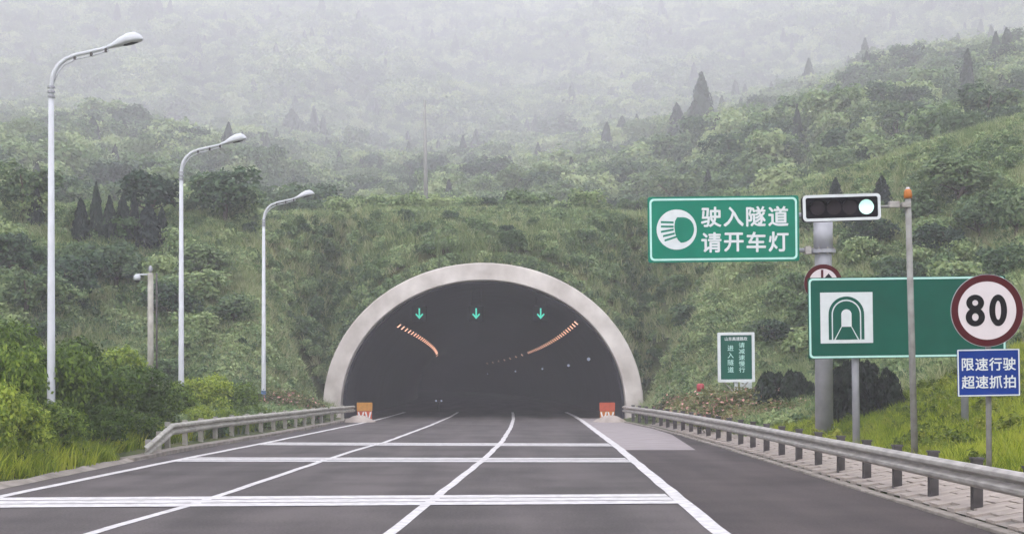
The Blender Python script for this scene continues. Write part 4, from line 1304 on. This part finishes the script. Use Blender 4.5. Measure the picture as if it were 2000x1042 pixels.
for k, (px, dd, top, w) in enumerate(((-10, 30, 640, 170), (70, 33.5, 640, 200), (165, 36, 690, 190), (235, 40, 690, 170), (290, 42, 745, 150), (330, 45, 735, 120), (20, 38, 610, 190), (120, 42, 640, 200), (215, 47, 660, 170),
                                       (400, 50, 720, 120), (450, 53, 735, 110), (380, 44, 785, 90), (430, 47, 790, 90), (480, 52, 785, 90), (30, 29, 750, 170), (110, 31, 770, 150), (200, 34, 780, 130), (270, 37.5, 800, 110), (-30, 27, 720, 170))):
    x = (px - CX) * dd / F
    h = max(0.6, CAMH + (HY - top) * dd / F - zt(x, dd))
    plant('bush', 'leafy_bush', x, dd, h, BUSH_LABELS[k], 'bush', 'leafy bushes behind the left verge', wide=(w * dd / F) / (h * 1.25))

# hedge of shrubs along the crest
hr = np.random.default_rng(21)
for k, px in enumerate(range(520, 1290, 26)):
    d = hr.uniform(88, 95)
    x = (px + hr.uniform(-8, 8) - CX) * d / F
    kind = 'conifer' if hr.random() < 0.14 else ('tree' if hr.random() < 0.45 else 'shrub')
    h = hr.uniform(1.3, 2.3)
    lab = {'conifer': 'small dark conifer in the hedge along the crest above the tunnel', 'tree': 'small dark leafy tree in the hedge along the crest above the tunnel', 'shrub': 'light green shrub in the hedge along the crest above the tunnel'}[kind]
    plant(kind, {'conifer': 'hedge_conifer', 'tree': 'hedge_tree', 'shrub': 'hedge_shrub'}[kind], x, d, h, lab, 'hedge plant', f'hedge {kind}s along the crest', wide=1.5 if kind == 'conifer' else 1.25, rng=hr)

def in_view(x, y, z, m=40):
    px = CX + F * x / y
    py = HY - F * (z - CAMH) / y
    return (px > -m) & (px < 2000 + m) & (py > -m) & (py < 1042 + m)

# shrubs on the cutting slope
sr = np.random.default_rng(33)
cand = []
while len(cand) < 150:
    px, py = sr.uniform(-20, 2020), sr.uniform(420, 770)
    if 620 < px < 1280 and py > 500: continue
    x, y, z = hit(px, py)
    if y < 52 or y > 100: continue
    cand.append((x, y, z))
for x, y, z in cand:
    h = sr.uniform(0.5, 1.5) * (1.35 if x < -14 or x > 12 else 0.8)
    kind = 'shrub' if sr.random() < 0.8 else 'tree'
    plant(kind, 'slope_shrub' if kind == 'shrub' else 'slope_sapling', x, y, h, 'low green shrub among the weeds of the cutting slope' if kind == 'shrub' else 'leafy sapling among the weeds of the cutting slope', 'shrub', 'low shrubs on the cutting slope' if kind == 'shrub' else 'saplings on the cutting slope', wide=sr.uniform(0.9, 1.5), z=z, rng=sr)

def seen(x, y, ztop, n=70):
    "is the top of a plant above everything that stands between it and the road?"
    m_ = np.full(len(x), -9.0)
    for t in np.linspace(0.04, 0.985, n):
        m_ = np.maximum(m_, (terr(x * t, y * t) - CAMH) / (y * t))
    return (ztop - CAMH) / y > m_ - 0.002

# mountain wood: the largest trees one by one, the rest as one mass
mr_ = np.random.default_rng(44)
n = 60000
yv = np.sqrt(mr_.uniform(100 ** 2, 1540 ** 2, n))
xv = mr_.uniform(-0.40, 0.40, n) * yv
zv = terr(xv, yv)
m0 = 112 - 0.5 * np.clip(xv - 10, 0, 70)
keep = (yv > m0) & in_view(xv, yv, zv, 60)
xv, yv, zv = xv[keep], yv[keep], zv[keep]
dens = 0.5 + 0.5 * waves(xv, yv, 60, 30)
hv = mr_.uniform(1.6, 4.0, len(xv)) * (0.7 + 0.95 * np.clip(dens, 0, 1.2)) * np.clip(0.65 + yv / 330, 0.7, 3.6)
ok_ = seen(xv, yv, zv + hv)
xv, yv, zv, hv = xv[ok_], yv[ok_], zv[ok_], hv[ok_]
order = np.argsort(-hv / yv)
solo, rest = order[:200], order[200:]
for i in solo:
    t_ = mr_.random()
    kind = 'conifer' if t_ < 0.05 else ('tree' if t_ < 0.65 else 'shrub')
    lab = {'conifer': 'dark pointed conifer in the misty wood on the mountainside', 'tree': 'rounded leafy tree in the misty wood on the mountainside', 'shrub': 'bushy light green tree in the misty wood on the mountainside'}[kind]
    plant(kind, {'conifer': 'wood_conifer', 'tree': 'wood_tree', 'shrub': 'wood_bush'}[kind], float(xv[i]), float(yv[i]), float(hv[i]), lab, 'tree', f'{kind}s of the mountain wood', z=float(zv[i]), wide=1.15 if kind != 'conifer' else 1.3, rng=mr_)
cr = lambda *ks: [_first[k] for k in ks if k in _first]
rest_P = np.stack([xv[rest], yv[rest], zv[rest] - 0.1], 1)
trees_o = [o for (k, v), o in _first.items() if k in ('tree', 'shrub')]
con_o = [o for (k, v), o in _first.items() if k == 'conifer']
is_c = mr_.random(len(rest)) < 0.022
scatter('far_wood', rest_P[~is_c], hv[rest][~is_c] * 1.0, trees_o, 'far misty wood covering the mountainside', mr_, 0.06)
scatter('far_conifers', rest_P[is_c], hv[rest][is_c] * 1.3, con_o, 'scattered dark conifers within the far misty wood', mr_, 0.02)

# ------------------------------------------------------------------ weeds and grass
wr_ = np.random.default_rng(55)
w1 = mk_proto_obj('weed_clump', leaf_mesh('weed_clump', *crown_pts([(0, 0, 0.20, 0.31, 0.31, 0.25)], 130, 5, wr_, 0.045, 0.1), 0.062, M['leaf_slope'], wr_), (-15.5, 54.0), 1.2, 'broad leaved weed clump at the foot of the slope behind the camera pole', 'weeds')
w2 = mk_proto_obj('weed_clump', leaf_mesh('weed_clump', *crown_pts([(0, 0, 0.14, 0.36, 0.36, 0.17), (0.1, -0.06, 0.2, 0.22, 0.22, 0.18)], 130, 5, wr_, 0.045, 0.05), 0.076, M['leaf_slope'], wr_), (13.0, 50.0), 1.2, 'low spreading weed clump on the slope behind the blank green board', 'weeds')
t1 = mk_proto_obj('dry_grass_tuft', blades('dry_grass_tuft', 34, 0.62, 0.22, M['grass_dull'], wr_, 0.014, 0.5), (10.5, 58.0), 1.1, 'dry pale grass tuft on the slope beside the framed green notice', 'grass')
t2 = mk_proto_obj('dry_grass_tuft', blades('dry_grass_tuft', 30, 0.45, 0.26, M['grass_dull'], wr_, 0.014, 0.8), (-13.2, 62.0), 1.1, 'dry pale grass tuft on the slope behind the lamp near the tunnel', 'grass')
g1 = mk_proto_obj('green_grass_tuft', blades('green_grass_tuft', 40, 0.46, 0.16, M['grass_bright'], wr_, 0.010, 0.5), (8.4, 24.0), 1.1, 'fresh green grass tuft at the foot of the rusty sign pole', 'grass')
g2 = mk_proto_obj('green_grass_tuft', blades('green_grass_tuft', 34, 0.34, 0.20, M['grass_bright'], wr_, 0.010, 0.8), (-9.7, 29.5), 1.1, 'fresh green grass tuft on the left verge before the guardrail ramp', 'grass')

def field(n, x0, x1, y0, y1, rng, cond):
    x, y = rng.uniform(x0, x1, n), rng.uniform(y0, y1, n)
    k = cond(x, y)
    x, y = x[k], y[k]
    z = terr(x, y)
    k = in_view(x, y, z, 60)
    return np.stack([x[k], y[k], z[k] - 0.02], 1)

def off_road(x, y, ml=0.3, mrr=0.3):
    yy_ = np.minimum(y, 78)
    o = (x < interp(yy_, LEFT_EDGE) - ml) | (x > interp(yy_, RIGHT_EDGE) + mrr)
    rim = (np.abs(x - PX) < OA + 0.15) & (y > 70.0) & (y < 73.5)
    return (o & ~rim) | (y >= 73.5)

slope = field(110000, -48, 48, 42, 106, wr_, lambda x, y: off_road(x, y, 1.0, 1.2))
flank = field(26000, -18, 14, 57, 74.5, wr_, lambda x, y: off_road(x, y, 1.0, 1.2))
slope = np.concatenate([slope, flank])
sel = wr_.random(len(slope))
patch = waves(slope[:, 0], slope[:, 1], 9, 35)
iw = sel < np.clip(0.27 + 0.26 * patch, 0.04, 0.75)
scatter('slope_weeds', slope[iw], wr_.uniform(0.6, 1.5, iw.sum()), [w1, w2], 'mixed green weeds covering the cutting slope', wr_)
scatter('slope_grass', slope[~iw], wr_.uniform(0.7, 1.4, (~iw).sum()), [t1, t2], 'dull green and straw coloured grass covering the cutting slope', wr_, 0.2)
right = field(26000, 6.8, 24, 13, 50, wr_, lambda x, y: off_road(x, y, 1, 1.65))
scatter('verge_grass', right, wr_.uniform(0.45, 0.95, len(right)), [g1, g2], 'bright green grass on the bank behind the stone paving', wr_, 0.2)
left = field(12000, -22, -8.9, 20, 50, wr_, lambda x, y: off_road(x, y, np.where(y > 33, 0.95, 0.35), 1))
scatter('verge_grass', left, wr_.uniform(0.6, 1.3, len(left)), [g1, g2], 'yellow green grass on the left verge and under the bushes', wr_, 0.2)
M['weed_bright'] = foliage('weed_bright', (0.0732, 0.1140, 0.0126), (0.1647, 0.2220, 0.0231), (0.3660, 0.3840, 0.0525), 0.4, 0.7)
w3 = mk_proto_obj('bright_weed', leaf_mesh('bright_weed', *crown_pts([(0, 0, 0.16, 0.26, 0.26, 0.18), (0.1, 0.05, 0.28, 0.14, 0.14, 0.16)], 120, 5, wr_, 0.04, 0.1), 0.046, M['weed_bright'], wr_, 2.0), (9.6, 27.5), 1.2, 'bright leafy weed in the grass beside the orange capped pole', 'weeds')
rw = field(2600, 6.8, 24, 13, 50, wr_, lambda x, y: off_road(x, y, 1, 1.75))
rw = rw[wr_.random(len(rw)) < np.clip(0.55 + 0.5 * waves(rw[:, 0], rw[:, 1], 4, 3), 0.1, 1)]
scatter('verge_weeds', rw, wr_.uniform(0.4, 1.05, len(rw)), [w3], 'bright leafy weeds among the grass of the right bank', wr_)
lw = field(2600, -22, -8.9, 20, 60, wr_, lambda x, y: off_road(x, y, np.where(y > 33, 1.1, 0.6), 1))
scatter('verge_weeds', lw, wr_.uniform(0.4, 1.1, len(lw)), [w3], 'bright leafy weeds among the grass of the left verge', wr_)
und = field(170000, -330, 330, 98, 1000, wr_, lambda x, y: (y < 150) | (y > 450) | (np.abs(x / y) > 0.06))
und = und[seen(und[:, 0], und[:, 1], und[:, 2] + 1.5)]
scatter('mountain_scrub', und, wr_.uniform(1.0, 2.2, len(und)) * (0.8 + und[:, 1] / 260), [w1, w2], 'low scrub between the trees of the mountainside', wr_)

# ------------------------------------------------------------------ mist
zmax = 0.0
yv_, xv_ = np.meshgrid(np.linspace(0, 1560, 250), np.linspace(-1100, 1100, 160))
zmax = float(terr(xv_, yv_).max()) + 14
b = MB().box((0, 340, (zmax - 1.2) / 2), (2300, 2520, zmax + 1.2))
hm = bpy.data.materials.new('mist')
N, L = nodes_of(hm)
N.remove(N['Principled BSDF'])
pvn = N.new('ShaderNodeVolumePrincipled')
pvn.inputs['Color'].default_value = (0.998, 0.970, 1.0, 1)
pvn.inputs['Density'].default_value = HAZE_DENSITY
pvn.inputs['Anisotropy'].default_value = 0.0
L.new(pvn.outputs[0], N['Material Output'].inputs['Volume'])
hz = b.obj('haze', hm)
tag(hz, 'pale mist hanging over the road and the mountainside', None, None, 'stuff')
print('SLABS', nslab, 'ZMAX', zmax, 'SLOPE', len(slope), 'TREES', len(xv))
